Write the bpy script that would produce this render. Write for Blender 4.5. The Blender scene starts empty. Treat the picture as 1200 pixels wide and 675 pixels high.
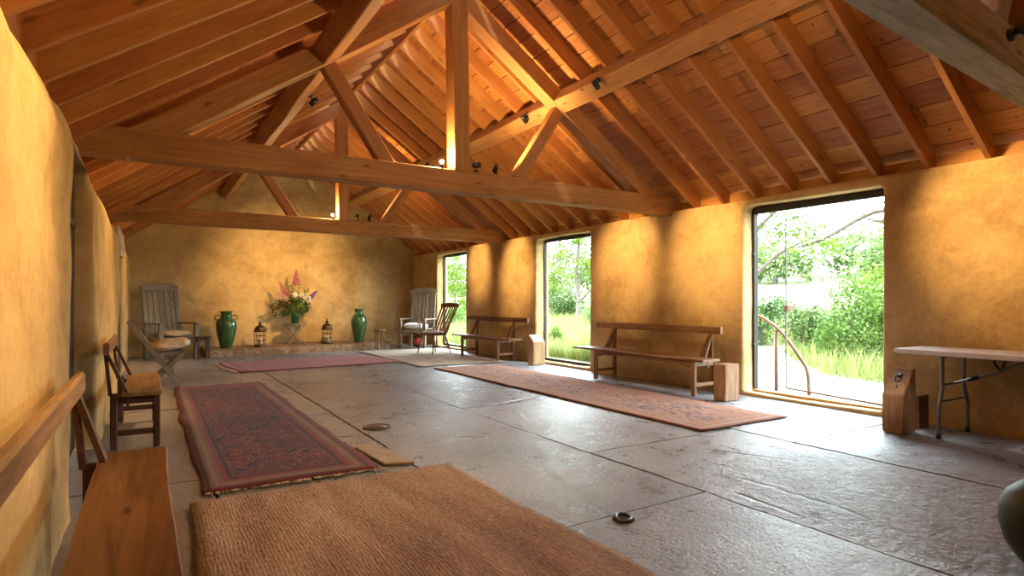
import bpy, bmesh, math, random
from mathutils import Vector, Matrix, Euler, noise
random.seed(7)
SC = bpy.context.scene
COL = SC.collection
PI = math.pi

# ------------------------------------------------------------------ node helpers
def new_mat(name):
    m = bpy.data.materials.new(name); m.use_nodes = True
    nt = m.node_tree; nt.nodes.clear()
    out = nt.nodes.new('ShaderNodeOutputMaterial')
    b = nt.nodes.new('ShaderNodeBsdfPrincipled')
    nt.links.new(b.outputs[0], out.inputs[0])
    return m, nt, b, out

def setin(nt, sock, v):
    if isinstance(v, bpy.types.NodeSocket): nt.links.new(v, sock)
    elif isinstance(v, (tuple, list)) and len(v) == 3 and sock.type == 'RGBA': sock.default_value = (*v, 1)
    else: sock.default_value = v

def mth(nt, op, a, b=0.0, c=None, clamp=False):
    n = nt.nodes.new('ShaderNodeMath'); n.operation = op; n.use_clamp = clamp
    setin(nt, n.inputs[0], a); setin(nt, n.inputs[1], b)
    if c is not None: setin(nt, n.inputs[2], c)
    return n.outputs[0]

def mixc(nt, f, a, b, mode='MIX'):
    n = nt.nodes.new('ShaderNodeMix'); n.data_type = 'RGBA'; n.blend_type = mode
    setin(nt, n.inputs[0], f); setin(nt, n.inputs[6], a); setin(nt, n.inputs[7], b)
    return n.outputs[2]

def ramp(nt, f, stops, interp='LINEAR'):
    n = nt.nodes.new('ShaderNodeValToRGB'); n.color_ramp.interpolation = interp
    e = n.color_ramp.elements
    while len(e) < len(stops): e.new(0.5)
    for i, (p, c) in enumerate(stops):
        e[i].position = p
        e[i].color = (c, c, c, 1) if isinstance(c, (int, float)) else (*c, 1)
    setin(nt, n.inputs[0], f)
    return n.outputs[0]

def noi(nt, vec, scale, detail=4, rough=0.55, dist=0.0):
    n = nt.nodes.new('ShaderNodeTexNoise')
    n.inputs['Scale'].default_value = scale; n.inputs['Detail'].default_value = detail
    n.inputs['Roughness'].default_value = rough; n.inputs['Distortion'].default_value = dist
    nt.links.new(vec, n.inputs['Vector'])
    return n.outputs[0]

def vor(nt, vec, scale, feature='F1', out=0):
    n = nt.nodes.new('ShaderNodeTexVoronoi'); n.feature = feature
    n.inputs['Scale'].default_value = scale
    nt.links.new(vec, n.inputs['Vector'])
    return n.outputs[out]

def mapping(nt, vec, scale=(1, 1, 1), loc=(0, 0, 0)):
    n = nt.nodes.new('ShaderNodeMapping')
    nt.links.new(vec, n.inputs[0])
    n.inputs['Scale'].default_value = scale
    setin(nt, n.inputs['Location'], loc)
    return n.outputs[0]

def objco(nt, rand=True):
    t = nt.nodes.new('ShaderNodeTexCoord').outputs['Object']
    if not rand: return t
    r = nt.nodes.new('ShaderNodeObjectInfo').outputs['Random']
    v = nt.nodes.new('ShaderNodeVectorMath'); v.operation = 'ADD'
    c = nt.nodes.new('ShaderNodeCombineXYZ')
    for i, k in enumerate((37.0, 51.0, 23.0)): nt.links.new(mth(nt, 'MULTIPLY', r, k), c.inputs[i])
    nt.links.new(t, v.inputs[0]); nt.links.new(c.outputs[0], v.inputs[1])
    return v.outputs[0]

def posco(nt): return nt.nodes.new('ShaderNodeNewGeometry').outputs['Position']

def bump(nt, b, h, strength=0.3, dist=0.01):
    n = nt.nodes.new('ShaderNodeBump'); n.inputs['Strength'].default_value = strength
    n.inputs['Distance'].default_value = dist
    nt.links.new(h, n.inputs['Height']); nt.links.new(n.outputs[0], b.inputs['Normal'])

def wood(name, dark, mid, light, grain=(0.7, 9, 9), rough=0.6, bumps=0.25, vary=0.25, island=False, knots=True, lo=0.36, hi=0.65):
    m, nt, b, _ = new_mat(name)
    co = objco(nt)
    if island:
        isl = nt.nodes.new('ShaderNodeNewGeometry').outputs['Random Per Island']
        v = nt.nodes.new('ShaderNodeVectorMath'); v.operation = 'ADD'
        c = nt.nodes.new('ShaderNodeCombineXYZ')
        for i, k in enumerate((91.0, 57.0, 33.0)): nt.links.new(mth(nt, 'MULTIPLY', isl, k), c.inputs[i])
        nt.links.new(co, v.inputs[0]); nt.links.new(c.outputs[0], v.inputs[1]); co = v.outputs[0]
    mp = mapping(nt, co, grain)
    g = noi(nt, mp, 2.2, 7, 0.62, 1.2)
    f = noi(nt, mapping(nt, co, tuple(s * 4 for s in grain)), 3.0, 3, 0.6)
    blot = noi(nt, co, 1.6, 3, 0.5)
    v = mth(nt, 'ADD', mth(nt, 'MULTIPLY', g, 0.7), mth(nt, 'MULTIPLY', f, 0.3))
    v = mth(nt, 'ADD', v, mth(nt, 'MULTIPLY', mth(nt, 'SUBTRACT', blot, 0.5), 0.35))
    col = ramp(nt, v, [(lo, dark), (0.5, mid), (hi, light)])
    if knots:
        k = vor(nt, mapping(nt, co, (1.6, 5, 5)), 1.3)
        col = mixc(nt, ramp(nt, k, [(0.05, 0.8), (0.13, 0.0)]), col, tuple(x * 0.35 for x in dark))
    rnd = isl if island else nt.nodes.new('ShaderNodeObjectInfo').outputs['Random']
    hsv = nt.nodes.new('ShaderNodeHueSaturation')
    nt.links.new(mth(nt, 'ADD', mth(nt, 'MULTIPLY', rnd, vary * 1.6), 1 - vary * 0.8), hsv.inputs['Value'])
    nt.links.new(mth(nt, 'ADD', mth(nt, 'MULTIPLY', rnd, 0.02), 0.49), hsv.inputs['Hue'])
    nt.links.new(col, hsv.inputs['Color'])
    nt.links.new(hsv.outputs[0], b.inputs['Base Color'])
    b.inputs['Roughness'].default_value = rough
    b.inputs['Specular IOR Level'].default_value = 0.35
    bump(nt, b, v, bumps, 0.006)
    return m

def plain(name, col, rough=0.6, metal=0.0, spec=0.5, nscale=0, namt=0.2, bstr=0.0):
    m, nt, b, _ = new_mat(name)
    if nscale:
        co = objco(nt)
        n = noi(nt, co, nscale, 4)
        c = mixc(nt, ramp(nt, n, [(0.3, 0.0), (0.7, 1.0)]), tuple(x * (1 - namt) for x in col), tuple(min(1, x * (1 + namt)) for x in col))
        nt.links.new(c, b.inputs['Base Color'])
        if bstr: bump(nt, b, n, bstr, 0.01)
    else: b.inputs['Base Color'].default_value = (*col, 1)
    b.inputs['Roughness'].default_value = rough; b.inputs['Metallic'].default_value = metal
    b.inputs['Specular IOR Level'].default_value = spec
    return m

M = {}
M['pine'] = wood('pine_rafter', (0.28, 0.108, 0.028), (0.41, 0.168, 0.048), (0.52, 0.24, 0.08), vary=0.10, lo=0.28, hi=0.74)
M['board'] = wood('pine_board', (0.29, 0.105, 0.028), (0.47, 0.19, 0.054), (0.60, 0.275, 0.09), grain=(9, 0.7, 9), island=True, vary=0.3, lo=0.3, hi=0.72)
M['beam'] = wood('oak_beam', (0.24, 0.098, 0.032), (0.38, 0.175, 0.06), (0.50, 0.26, 0.10), grain=(0.5, 6, 6), lo=0.3, hi=0.72, vary=0.10, bumps=0.4)
M['beam_grey'] = wood('daylit_beam', (0.20, 0.15, 0.085), (0.33, 0.26, 0.15), (0.44, 0.36, 0.22), grain=(0.5, 7, 7), vary=0.1, bumps=0.4)  # same beam wood, greyed so its colour carries the cool daylight
M['oldwood'] = wood('old_bench_wood', (0.095, 0.04, 0.015), (0.185, 0.085, 0.033), (0.28, 0.135, 0.055), rough=0.42, vary=0.15)
M['seatwood'] = wood('polished_seat', (0.10, 0.042, 0.014), (0.18, 0.083, 0.029), (0.25, 0.125, 0.048), rough=0.38, vary=0.12)
M['darkwood'] = wood('dark_leg_wood', (0.045, 0.017, 0.009), (0.085, 0.034, 0.018), (0.14, 0.06, 0.03), rough=0.5, vary=0.15)
M['railwood'] = wood('worn_rail_wood', (0.15, 0.072, 0.026), (0.27, 0.14, 0.055), (0.36, 0.20, 0.085), rough=0.45, vary=0.1)
M['greywood'] = wood('weathered_grey_wood', (0.11, 0.092, 0.068), (0.18, 0.152, 0.115), (0.26, 0.225, 0.175), rough=0.75, vary=0.1)
M['teak'] = wood('silvered_teak', (0.12, 0.09, 0.06), (0.21, 0.165, 0.115), (0.30, 0.245, 0.175), rough=0.7, vary=0.1)
M['block'] = wood('oak_block', (0.19, 0.095, 0.037), (0.31, 0.17, 0.075), (0.40, 0.245, 0.115), grain=(8, 8, 0.7), rough=0.55, vary=0.2)
M['palewood'] = wood('pale_wood', (0.15, 0.105, 0.065), (0.22, 0.16, 0.10), (0.30, 0.23, 0.15), rough=0.55, vary=0.1)
M['black'] = plain('black_metal', (0.012, 0.012, 0.013), 0.35, 0.3)
M['steel'] = plain('grey_steel', (0.17, 0.17, 0.175), 0.38, 0.8)
M['rust'] = plain('brown_iron', (0.13, 0.075, 0.05), 0.55, 0.6, nscale=12)
M['bronze'] = plain('bronze', (0.10, 0.062, 0.03), 0.4, 0.85, nscale=20)
M['white'] = plain('white_plastic', (0.84, 0.85, 0.88), 0.5, 0, 0.3)
M['cloth_white'] = plain('white_cloth', (0.68, 0.67, 0.68), 0.9, nscale=14, namt=0.12, bstr=0.3)
M['cloth_beige'] = plain('beige_cloth', (0.46, 0.36, 0.25), 0.95, nscale=18, namt=0.25, bstr=0.3)
M['red'] = plain('red_cloth', (0.36, 0.035, 0.02), 0.75, nscale=10, namt=0.3)
M['frame'] = plain('dark_window_frame', (0.032, 0.027, 0.022), 0.6, 0, 0.25)
M['candle'] = plain('candle_wax', (0.8, 0.74, 0.6), 0.5)
M['darkdoor'] = wood('dark_door', (0.012, 0.012, 0.014), (0.02, 0.021, 0.024), (0.035, 0.034, 0.034), grain=(9, 9, 0.7), vary=0.05)

def mat_sheepskin():
    m, nt, b, _ = new_mat('sheepskin')
    co = objco(nt)
    n = noi(nt, co, 7, 3); f = noi(nt, co, 60, 4, 0.7)
    c = ramp(nt, n, [(0.35, (0.52, 0.30, 0.12)), (0.5, (0.70, 0.50, 0.28)), (0.65, (0.80, 0.70, 0.55))])
    nt.links.new(c, b.inputs['Base Color']); b.inputs['Roughness'].default_value = 0.95
    bump(nt, b, f, 0.8, 0.03)
    return m
M['sheep'] = mat_sheepskin()

def mat_glaze():
    m, nt, b, _ = new_mat('green_glaze')
    co = objco(nt)
    n = noi(nt, mapping(nt, co, (6, 6, 2)), 2.0, 5, 0.6, 0.6)
    c = ramp(nt, n, [(0.3, (0.018, 0.055, 0.016)), (0.55, (0.045, 0.12, 0.036)), (0.8, (0.10, 0.21, 0.065))])
    nt.links.new(c, b.inputs['Base Color']); b.inputs['Roughness'].default_value = 0.16
    b.inputs['Coat Weight'].default_value = 0.5
    bump(nt, b, n, 0.08, 0.01)
    return m
M['glaze'] = mat_glaze()
M['glaze_dark'] = plain('dark_green_glaze', (0.022, 0.04, 0.028), 0.5, nscale=5, namt=0.3)

def mat_plaster(name, hi=(0.60, 0.43, 0.20), mid=(0.48, 0.325, 0.138), lo=(0.29, 0.18, 0.07)):
    m, nt, b, _ = new_mat(name)
    co = posco(nt)
    big = noi(nt, mapping(nt, co, (1, 1, 1.4)), 0.75, 5, 0.6, 0.5)
    med = noi(nt, co, 3.2, 5, 0.65, 0.8)
    fine = noi(nt, co, 28, 5, 0.65)
    v = mth(nt, 'ADD', mth(nt, 'MULTIPLY', big, 0.65), mth(nt, 'MULTIPLY', med, 0.35))
    c = ramp(nt, v, [(0.38, lo), (0.5, mid), (0.62, hi)])
    st = ramp(nt, noi(nt, co, 1.9, 6, 0.7, 1.5), [(0.56, 0.0), (0.74, 0.6)])
    c = mixc(nt, st, c, (0.27, 0.155, 0.06))
    c = mixc(nt, 0.22, c, ramp(nt, fine, [(0.3, (0.3, 0.18, 0.07)), (0.7, (0.70, 0.50, 0.24))]))
    nt.links.new(c, b.inputs['Base Color']); b.inputs['Roughness'].default_value = 0.85
    b.inputs['Specular IOR Level'].default_value = 0.25
    h = mth(nt, 'ADD', mth(nt, 'MULTIPLY', med, 0.7), mth(nt, 'MULTIPLY', fine, 0.3))
    bump(nt, b, h, 0.35, 0.025)
    return m
M['plaster'] = mat_plaster('ochre_lime_plaster')

def mat_stone(name, a, bcol, c3, scale=9):
    m, nt, b, _ = new_mat(name)
    co = posco(nt)
    n = noi(nt, co, scale, 6, 0.7, 0.6); v = vor(nt, co, scale * 1.3)
    c = ramp(nt, n, [(0.32, a), (0.5, bcol), (0.68, c3)])
    nt.links.new(c, b.inputs['Base Color']); b.inputs['Roughness'].default_value = 0.85
    bump(nt, b, mth(nt, 'ADD', n, mth(nt, 'MULTIPLY', v, 0.5)), 0.7, 0.03)
    return m
M['ledge'] = mat_stone('rough_plinth', (0.19, 0.10, 0.045), (0.29, 0.175, 0.085), (0.44, 0.32, 0.19))
M['palestone'] = mat_stone('pale_lintel', (0.40, 0.34, 0.26), (0.58, 0.52, 0.43), (0.72, 0.67, 0.58))

GOUGES = [(3.33, 2.56, 3.35, 1.95, .035), (3.35, 1.95, 3.30, 1.72, .03), (3.05, 2.38, 3.02, 1.98, .025), (2.98, 1.83, 3.12, 1.92, .05), (3.75, 3.25, 4.05, 2.65, .02), (2.92, 5.70, 4.0, 6.05, .06), (1.66, 8.9, 2.3, 8.6, .03), (2.3, 4.6, 2.42, 4.52, .07), (2.0, 6.6, 2.15, 6.55, .05)]
def mat_floor(name='worn_floor_slabs'):
    m, nt, b, _ = new_mat(name)
    co = posco(nt)
    sep = nt.nodes.new('ShaderNodeSeparateXYZ'); nt.links.new(co, sep.inputs[0])
    X, Y = sep.outputs[0], sep.outputs[1]
    isl = nt.nodes.new('ShaderNodeNewGeometry').outputs['Random Per Island']
    big = noi(nt, co, 0.9, 5, 0.6, 0.6); med = noi(nt, co, 5, 6, 0.65, 0.5); fine = noi(nt, co, 34, 5, 0.7)
    trow = noi(nt, mapping(nt, co, (3.0, 22, 1)), 1.0, 4, 0.6, 0.8)
    v = mth(nt, 'ADD', mth(nt, 'MULTIPLY', big, 0.5), mth(nt, 'MULTIPLY', med, 0.5))
    c = ramp(nt, v, [(0.34, (0.125, 0.128, 0.136)), (0.5, (0.225, 0.235, 0.256)), (0.66, (0.335, 0.355, 0.39))])
    hs = nt.nodes.new('ShaderNodeHueSaturation'); nt.links.new(c, hs.inputs['Color'])
    nt.links.new(mth(nt, 'ADD', mth(nt, 'MULTIPLY', isl, 0.3), 0.85), hs.inputs['Value'])
    c = hs.outputs[0]
    # earthy brown along the walls and under the left benches
    wl = ramp(nt, mth(nt, 'ADD', X, mth(nt, 'MULTIPLY', med, 0.5)), [(0.0, 1.0), (0.75, 0.75), (1.0, 0.0)])
    c = mixc(nt, mth(nt, 'MULTIPLY', wl, 0.5), c, (0.33, 0.235, 0.15))
    # pits
    pit = vor(nt, co, 26)
    pmask = ramp(nt, noi(nt, co, 2.6, 4, 0.6), [(0.44, 0.0), (0.58, 1.0)])
    pits = mth(nt, 'MULTIPLY', ramp(nt, pit, [(0.12, 1.0), (0.3, 0.0)]), pmask)
    c = mixc(nt, mth(nt, 'MULTIPLY', pits, 0.6), c, (0.09, 0.065, 0.045))
    # pitted, scabbled patch right of the long joint
    rx = mth(nt, 'MULTIPLY', mth(nt, 'SUBTRACT', X, 4.0), 0.85); ry = mth(nt, 'MULTIPLY', mth(nt, 'SUBTRACT', Y, 1.7), 0.75)
    rr = mth(nt, 'SQRT', mth(nt, 'ADD', mth(nt, 'MULTIPLY', rx, rx), mth(nt, 'MULTIPLY', ry, ry)))
    rr = mth(nt, 'ADD', rr, mth(nt, 'MULTIPLY', mth(nt, 'SUBTRACT', med, 0.5), 0.9))
    right = ramp(nt, mth(nt, 'SUBTRACT', X, 2.4), [(0.5, 0.0), (0.56, 1.0)])
    rough = mth(nt, 'MULTIPLY', ramp(nt, rr, [(0.6, 1.0), (1.0, 0.0)]), right)
    gv = noi(nt, co, 17, 5, 0.75, 0.4)
    c = mixc(nt, mth(nt, 'MULTIPLY', rough, 0.75), c, ramp(nt, gv, [(0.36, (0.10, 0.065, 0.045)), (0.5, (0.22, 0.165, 0.125)), (0.64, (0.36, 0.30, 0.25))]))
    # gouges and worn cracks in the slabs
    def seg(ax, ay, bx, by, w):
        dx, dy = bx - ax, by - ay; L2 = dx * dx + dy * dy
        wx = mth(nt, 'ADD', X, mth(nt, 'MULTIPLY', mth(nt, 'SUBTRACT', med, .5), w * 2.2)); wy = mth(nt, 'ADD', Y, mth(nt, 'MULTIPLY', mth(nt, 'SUBTRACT', big, .5), w * 2.5))
        px = mth(nt, 'SUBTRACT', wx, ax); py = mth(nt, 'SUBTRACT', wy, ay)
        t = mth(nt, 'DIVIDE', mth(nt, 'ADD', mth(nt, 'MULTIPLY', px, dx), mth(nt, 'MULTIPLY', py, dy)), L2, clamp=True)
        ex = mth(nt, 'SUBTRACT', px, mth(nt, 'MULTIPLY', t, dx)); ey = mth(nt, 'SUBTRACT', py, mth(nt, 'MULTIPLY', t, dy))
        d = mth(nt, 'SQRT', mth(nt, 'ADD', mth(nt, 'MULTIPLY', ex, ex), mth(nt, 'MULTIPLY', ey, ey)))
        return mth(nt, 'SUBTRACT', 1.0, mth(nt, 'DIVIDE', d, w), clamp=True)
    gouge = None
    for sg in GOUGES:
        q = seg(*sg); gouge = q if gouge is None else mth(nt, 'MAXIMUM', gouge, q)
    c = mixc(nt, ramp(nt, gouge, [(.25, 0.0), (.6, .7)]), c, (0.10, 0.07, 0.05))
    nt.links.new(c, b.inputs['Base Color'])
    r = ramp(nt, mth(nt, 'ADD', mth(nt, 'MULTIPLY', med, 0.6), mth(nt, 'MULTIPLY', fine, 0.4)), [(0.38, 0.20), (0.62, 0.52)])
    r = mth(nt, 'ADD', r, mth(nt, 'MULTIPLY', rough, 0.10))
    r = mth(nt, 'ADD', r, mth(nt, 'MULTIPLY', wl, 0.25), clamp=True)
    nt.links.new(r, b.inputs['Roughness'])
    b.inputs['Specular IOR Level'].default_value = 0.85
    h = mth(nt, 'ADD', mth(nt, 'MULTIPLY', med, 0.42), mth(nt, 'MULTIPLY', fine, 0.40))
    h = mth(nt, 'ADD', h, mth(nt, 'MULTIPLY', trow, 0.16))
    h = mth(nt, 'SUBTRACT', h, mth(nt, 'MULTIPLY', pits, 0.16))
    h = mth(nt, 'ADD', h, mth(nt, 'MULTIPLY', mth(nt, 'MULTIPLY', rough, gv), 3.0))
    h = mth(nt, 'SUBTRACT', h, mth(nt, 'MULTIPLY', gouge, 0.9))
    bump(nt, b, h, 0.6, 0.038)
    return m
M['floor'] = mat_floor()
M['joint'] = plain('joint_dirt', (0.055, 0.04, 0.028), 0.95)

# ------------------------------------------------------------------ mesh helpers
def link(o, parent=None):
    COL.objects.link(o)
    if parent: o.parent = parent
    return o

def mobj(name, bm, mat, parent=None, smooth=False, mats=None):
    me = bpy.data.meshes.new(name)
    bmesh.ops.recalc_face_normals(bm, faces=bm.faces[:])
    bm.to_mesh(me); bm.free()
    if mat is not None: me.materials.append(mat)
    for x in (mats or []): me.materials.append(x)
    if smooth:
        for p in me.polygons: p.use_smooth = True
    return link(bpy.data.objects.new(name, me), parent)

def tag(o, label=None, cat=None, group=None, kind=None):
    if label: o['label'] = label
    if cat: o['category'] = cat
    if group: o['group'] = group
    if kind: o['kind'] = kind
    return o

def thing(name, label, cat, loc=(0, 0, 0), rz=0.0, group=None):
    e = bpy.data.objects.new(name, None); e.empty_display_size = 0.1
    link(e); e.location = loc; e.rotation_euler = (0, 0, rz)
    return tag(e, label, cat, group)

def children(o): return [c for c in bpy.data.objects if c.parent == o]
def dup(o, parent=None):
    c = o.copy(); COL.objects.link(c)
    if parent: c.parent = parent
    for ch in list(children(o)): dup(ch, c)
    return c

def box_bm(sx, sy, sz, bev=0.0, seg=2, cuts=0, off=(0, 0, 0)):
    bm = bmesh.new()
    bmesh.ops.create_cube(bm, size=1.0)
    bmesh.ops.scale(bm, vec=(sx, sy, sz), verts=bm.verts)
    if bev > 0: bmesh.ops.bevel(bm, geom=bm.edges[:], offset=min(bev, 0.45 * min(sx, sy, sz)), segments=seg, affect='EDGES', profile=0.5)
    bmesh.ops.translate(bm, vec=off, verts=bm.verts)
    return bm

def box(name, c, size, mat, parent=None, bev=0.004, rot=(0, 0, 0)):
    o = mobj(name, box_bm(*size, bev), mat, parent)
    o.location = c; o.rotation_euler = rot
    return o

def frame_mat(p0, p1, up):
    p0, p1 = Vector(p0), Vector(p1)
    x = (p1 - p0).normalized(); u = Vector(up)
    if abs(x.dot(u.normalized())) > 0.98: u = Vector((0, 1, 0)) if abs(x.y) < 0.9 else Vector((1, 0, 0))
    y = u.cross(x).normalized(); z = x.cross(y)
    return Matrix(((x.x, y.x, z.x, p0.x), (x.y, y.y, z.y, p0.y), (x.z, y.z, z.z, p0.z), (0, 0, 0, 1)))

def bar_bm(L, w, d, bev=0.004, taper=None, wob=0.0, nseg=None, seed=0):
    """timber along +X from 0 to L, width w in Y, depth d in Z, centred on the axis"""
    bm = bmesh.new()
    n = nseg or (max(2, int(L / 0.35)) if wob > 0 else 1)
    c = min(bev, 0.3 * w, 0.3 * d)
    prof = [(-w / 2 + c, -d / 2), (w / 2 - c, -d / 2), (w / 2, -d / 2 + c), (w / 2, d / 2 - c), (w / 2 - c, d / 2), (-w / 2 + c, d / 2), (-w / 2, d / 2 - c), (-w / 2, -d / 2 + c)]
    rings = []
    for i in range(n + 1):
        t = i / n; s = 1.0 if taper is None else 1 + (taper - 1) * t
        dy = dz = 0
        if wob:
            dy = wob * noise.noise((t * L * 0.9 + seed, seed * 1.7, 0)); dz = wob * noise.noise((t * L * 0.9 + seed, seed * 1.7, 9))
        rings.append([bm.verts.new((t * L, y * s + dy + (wob * 0.35 * noise.noise((t * L * 2.2 + seed, k * 3.1, 4)) if wob else 0), z * s + dz)) for k, (y, z) in enumerate(prof)])
    for a, b2 in zip(rings, rings[1:]):
        for k in range(8):
            bm.faces.new((a[k], a[(k + 1) % 8], b2[(k + 1) % 8], b2[k]))
    bm.faces.new(rings[0][::-1]); bm.faces.new(rings[-1])
    return bm

_seed = [0]
def bar(name, p0, p1, w, d, mat, parent=None, up=(0, 0, 1), bev=0.004, taper=None, wob=0.0):
    _seed[0] += 1
    L = (Vector(p1) - Vector(p0)).length
    o = mobj(name, bar_bm(L, w, d, bev, taper, wob, seed=_seed[0] * 1.37), mat, parent)
    o.matrix_local = frame_mat(p0, p1, up)
    return o

def lathe_bm(prof, seg=32, bm=None, ctr=(0, 0)):
    bm = bm or bmesh.new()
    rings = []
    for r, z in prof:
        if r < 1e-5: rings.append([bm.verts.new((ctr[0], ctr[1], z))])
        else: rings.append([bm.verts.new((ctr[0] + r * math.cos(2 * PI * k / seg), ctr[1] + r * math.sin(2 * PI * k / seg), z)) for k in range(seg)])
    for a, b2 in zip(rings, rings[1:]):
        for k in range(seg):
            k2 = (k + 1) % seg
            if len(a) == 1 and len(b2) == 1: continue
            if len(a) == 1: bm.faces.new((a[0], b2[k2], b2[k]))
            elif len(b2) == 1: bm.faces.new((a[k], a[k2], b2[0]))
            else: bm.faces.new((a[k], a[k2], b2[k2], b2[k]))
    if len(rings[0]) > 1: bm.faces.new(rings[0][::-1])
    if len(rings[-1]) > 1: bm.faces.new(rings[-1])
    return bm

def lathe(name, prof, mat, parent=None, loc=(0, 0, 0), seg=32):
    o = mobj(name, lathe_bm(prof, seg), mat, parent, smooth=True); o.location = loc
    return o

def tube_bm(pts, r, seg=10, bm=None, radii=None):
    bm = bm or bmesh.new()
    P = [Vector(p) for p in pts]; rings = []
    t0 = (P[1] - P[0]).normalized()
    u = Vector((0, 0, 1)) if abs(t0.z) < 0.9 else Vector((1, 0, 0))
    nrm = (u - t0 * u.dot(t0)).normalized()
    for i, p in enumerate(P):
        t = (P[min(i + 1, len(P) - 1)] - P[max(i - 1, 0)]).normalized()
        nrm = (nrm - t * nrm.dot(t)).normalized(); bn = t.cross(nrm)
        rr = radii[i] if radii else r
        rings.append([bm.verts.new(p + (nrm * math.cos(2 * PI * k / seg) + bn * math.sin(2 * PI * k / seg)) * rr) for k in range(seg)])
    for a, b2 in zip(rings, rings[1:]):
        for k in range(seg): bm.faces.new((a[k], a[(k + 1) % seg], b2[(k + 1) % seg], b2[k]))
    bm.faces.new(rings[0][::-1]); bm.faces.new(rings[-1])
    return bm

def tube(name, pts, r, mat, parent=None, seg=10, radii=None):
    return mobj(name, tube_bm(pts, r, seg, radii=radii), mat, parent, smooth=True)

def bez(pts, n=8):
    """Catmull-Rom through the points"""
    P = [Vector(p) for p in pts]; P = [P[0] * 2 - P[1]] + P + [P[-1] * 2 - P[-2]]
    out = []
    for i in range(1, len(P) - 2):
        for k in range(n):
            t = k / n; a, b2, c, d = P[i - 1], P[i], P[i + 1], P[i + 2]
            out.append(0.5 * ((2 * b2) + (c - a) * t + (2 * a - 5 * b2 + 4 * c - d) * t * t + (3 * b2 - a - 3 * c + d) * t ** 3))
    out.append(P[-2]); return out

def cushion(name, c, size, mat, parent=None, rot=(0, 0, 0), lump=0.15, seed=1, p=0.55):
    bm = bmesh.new()
    bmesh.ops.create_uvsphere(bm, u_segments=40, v_segments=20, radius=1)
    sg = lambda v, e: math.copysign(abs(v) ** e, v)
    for v in bm.verts:
        x, y, z = v.co
        m = 1 + lump * noise.noise((x * 1.8 + seed, y * 1.8, z * 1.5))
        v.co = (sg(x, p) * size[0] / 2 * m, sg(y, p) * size[1] / 2 * m, sg(z, 0.85) * size[2] / 2 * (m if z > 0 else 1))
    o = mobj(name, bm, mat, parent, smooth=True); o.location = c; o.rotation_euler = rot
    return o

def prism_bm(poly, axis_vec, bm=None):
    bm = bm or bmesh.new()
    a = [bm.verts.new(p) for p in poly]; av = Vector(axis_vec)
    b2 = [bm.verts.new(Vector(p) + av) for p in poly]
    n = len(poly)
    bm.faces.new(a[::-1]); bm.faces.new(b2)
    for k in range(n): bm.faces.new((a[k], a[(k + 1) % n], b2[(k + 1) % n], b2[k]))
    return bm

def cob(name, solids, mat, voxel=0.045, amp=0.02, freq=1.1, smooth=5):
    """rounded, uneven plastered masonry from overlapping solids"""
    bm = bmesh.new()
    for s in solids:
        if len(s) == 2 and len(s[0]) == 3 and not hasattr(s[0][0], '__len__'):
            (x0, y0, z0), (x1, y1, z1) = s
            prism_bm([(x0, y0, z0), (x1, y0, z0), (x1, y1, z0), (x0, y1, z0)], (0, 0, z1 - z0), bm)
        else: prism_bm(s[0], s[1], bm)
    o = mobj(name, bm, mat)
    r = o.modifiers.new('r', 'REMESH'); r.mode = 'VOXEL'; r.voxel_size = voxel
    sm = o.modifiers.new('s', 'SMOOTH'); sm.iterations = smooth; sm.factor = 0.5
    dg = bpy.context.evaluated_depsgraph_get()
    me = bpy.data.meshes.new_from_object(o.evaluated_get(dg))
    o.modifiers.clear(); old = o.data; o.data = me; bpy.data.meshes.remove(old); me.name = name
    if not me.materials: me.materials.append(mat)
    out = []
    for v, nv in zip(me.vertices, [n.vector.copy() for n in me.vertex_normals]):
        p = v.co
        p = p + nv * (amp * (noise.noise(p * freq) + 0.4 * noise.noise(p * freq * 3.1)))
        out.extend(p)
    me.vertices.foreach_set('co', out); me.update()
    for p in me.polygons: p.use_smooth = True
    return tag(o, kind='structure')
# ------------------------------------------------------------------ setting
RX, HS, Z0, SL = 2.95, 3.4, 2.42, 0.69
ANG = math.atan(SL); SN, CS = math.sin(ANG), math.cos(ANG)
def zb(x): return Z0 + SL * (HS - abs(x - RX))            # underside of the common rafters
TRUSS_Y = (1.325, 6.1, 10.85)
RD = 0.19                                                  # rafter depth
def yback(x): return 14.78 + 0.157 * (x + 0.4)

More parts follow.
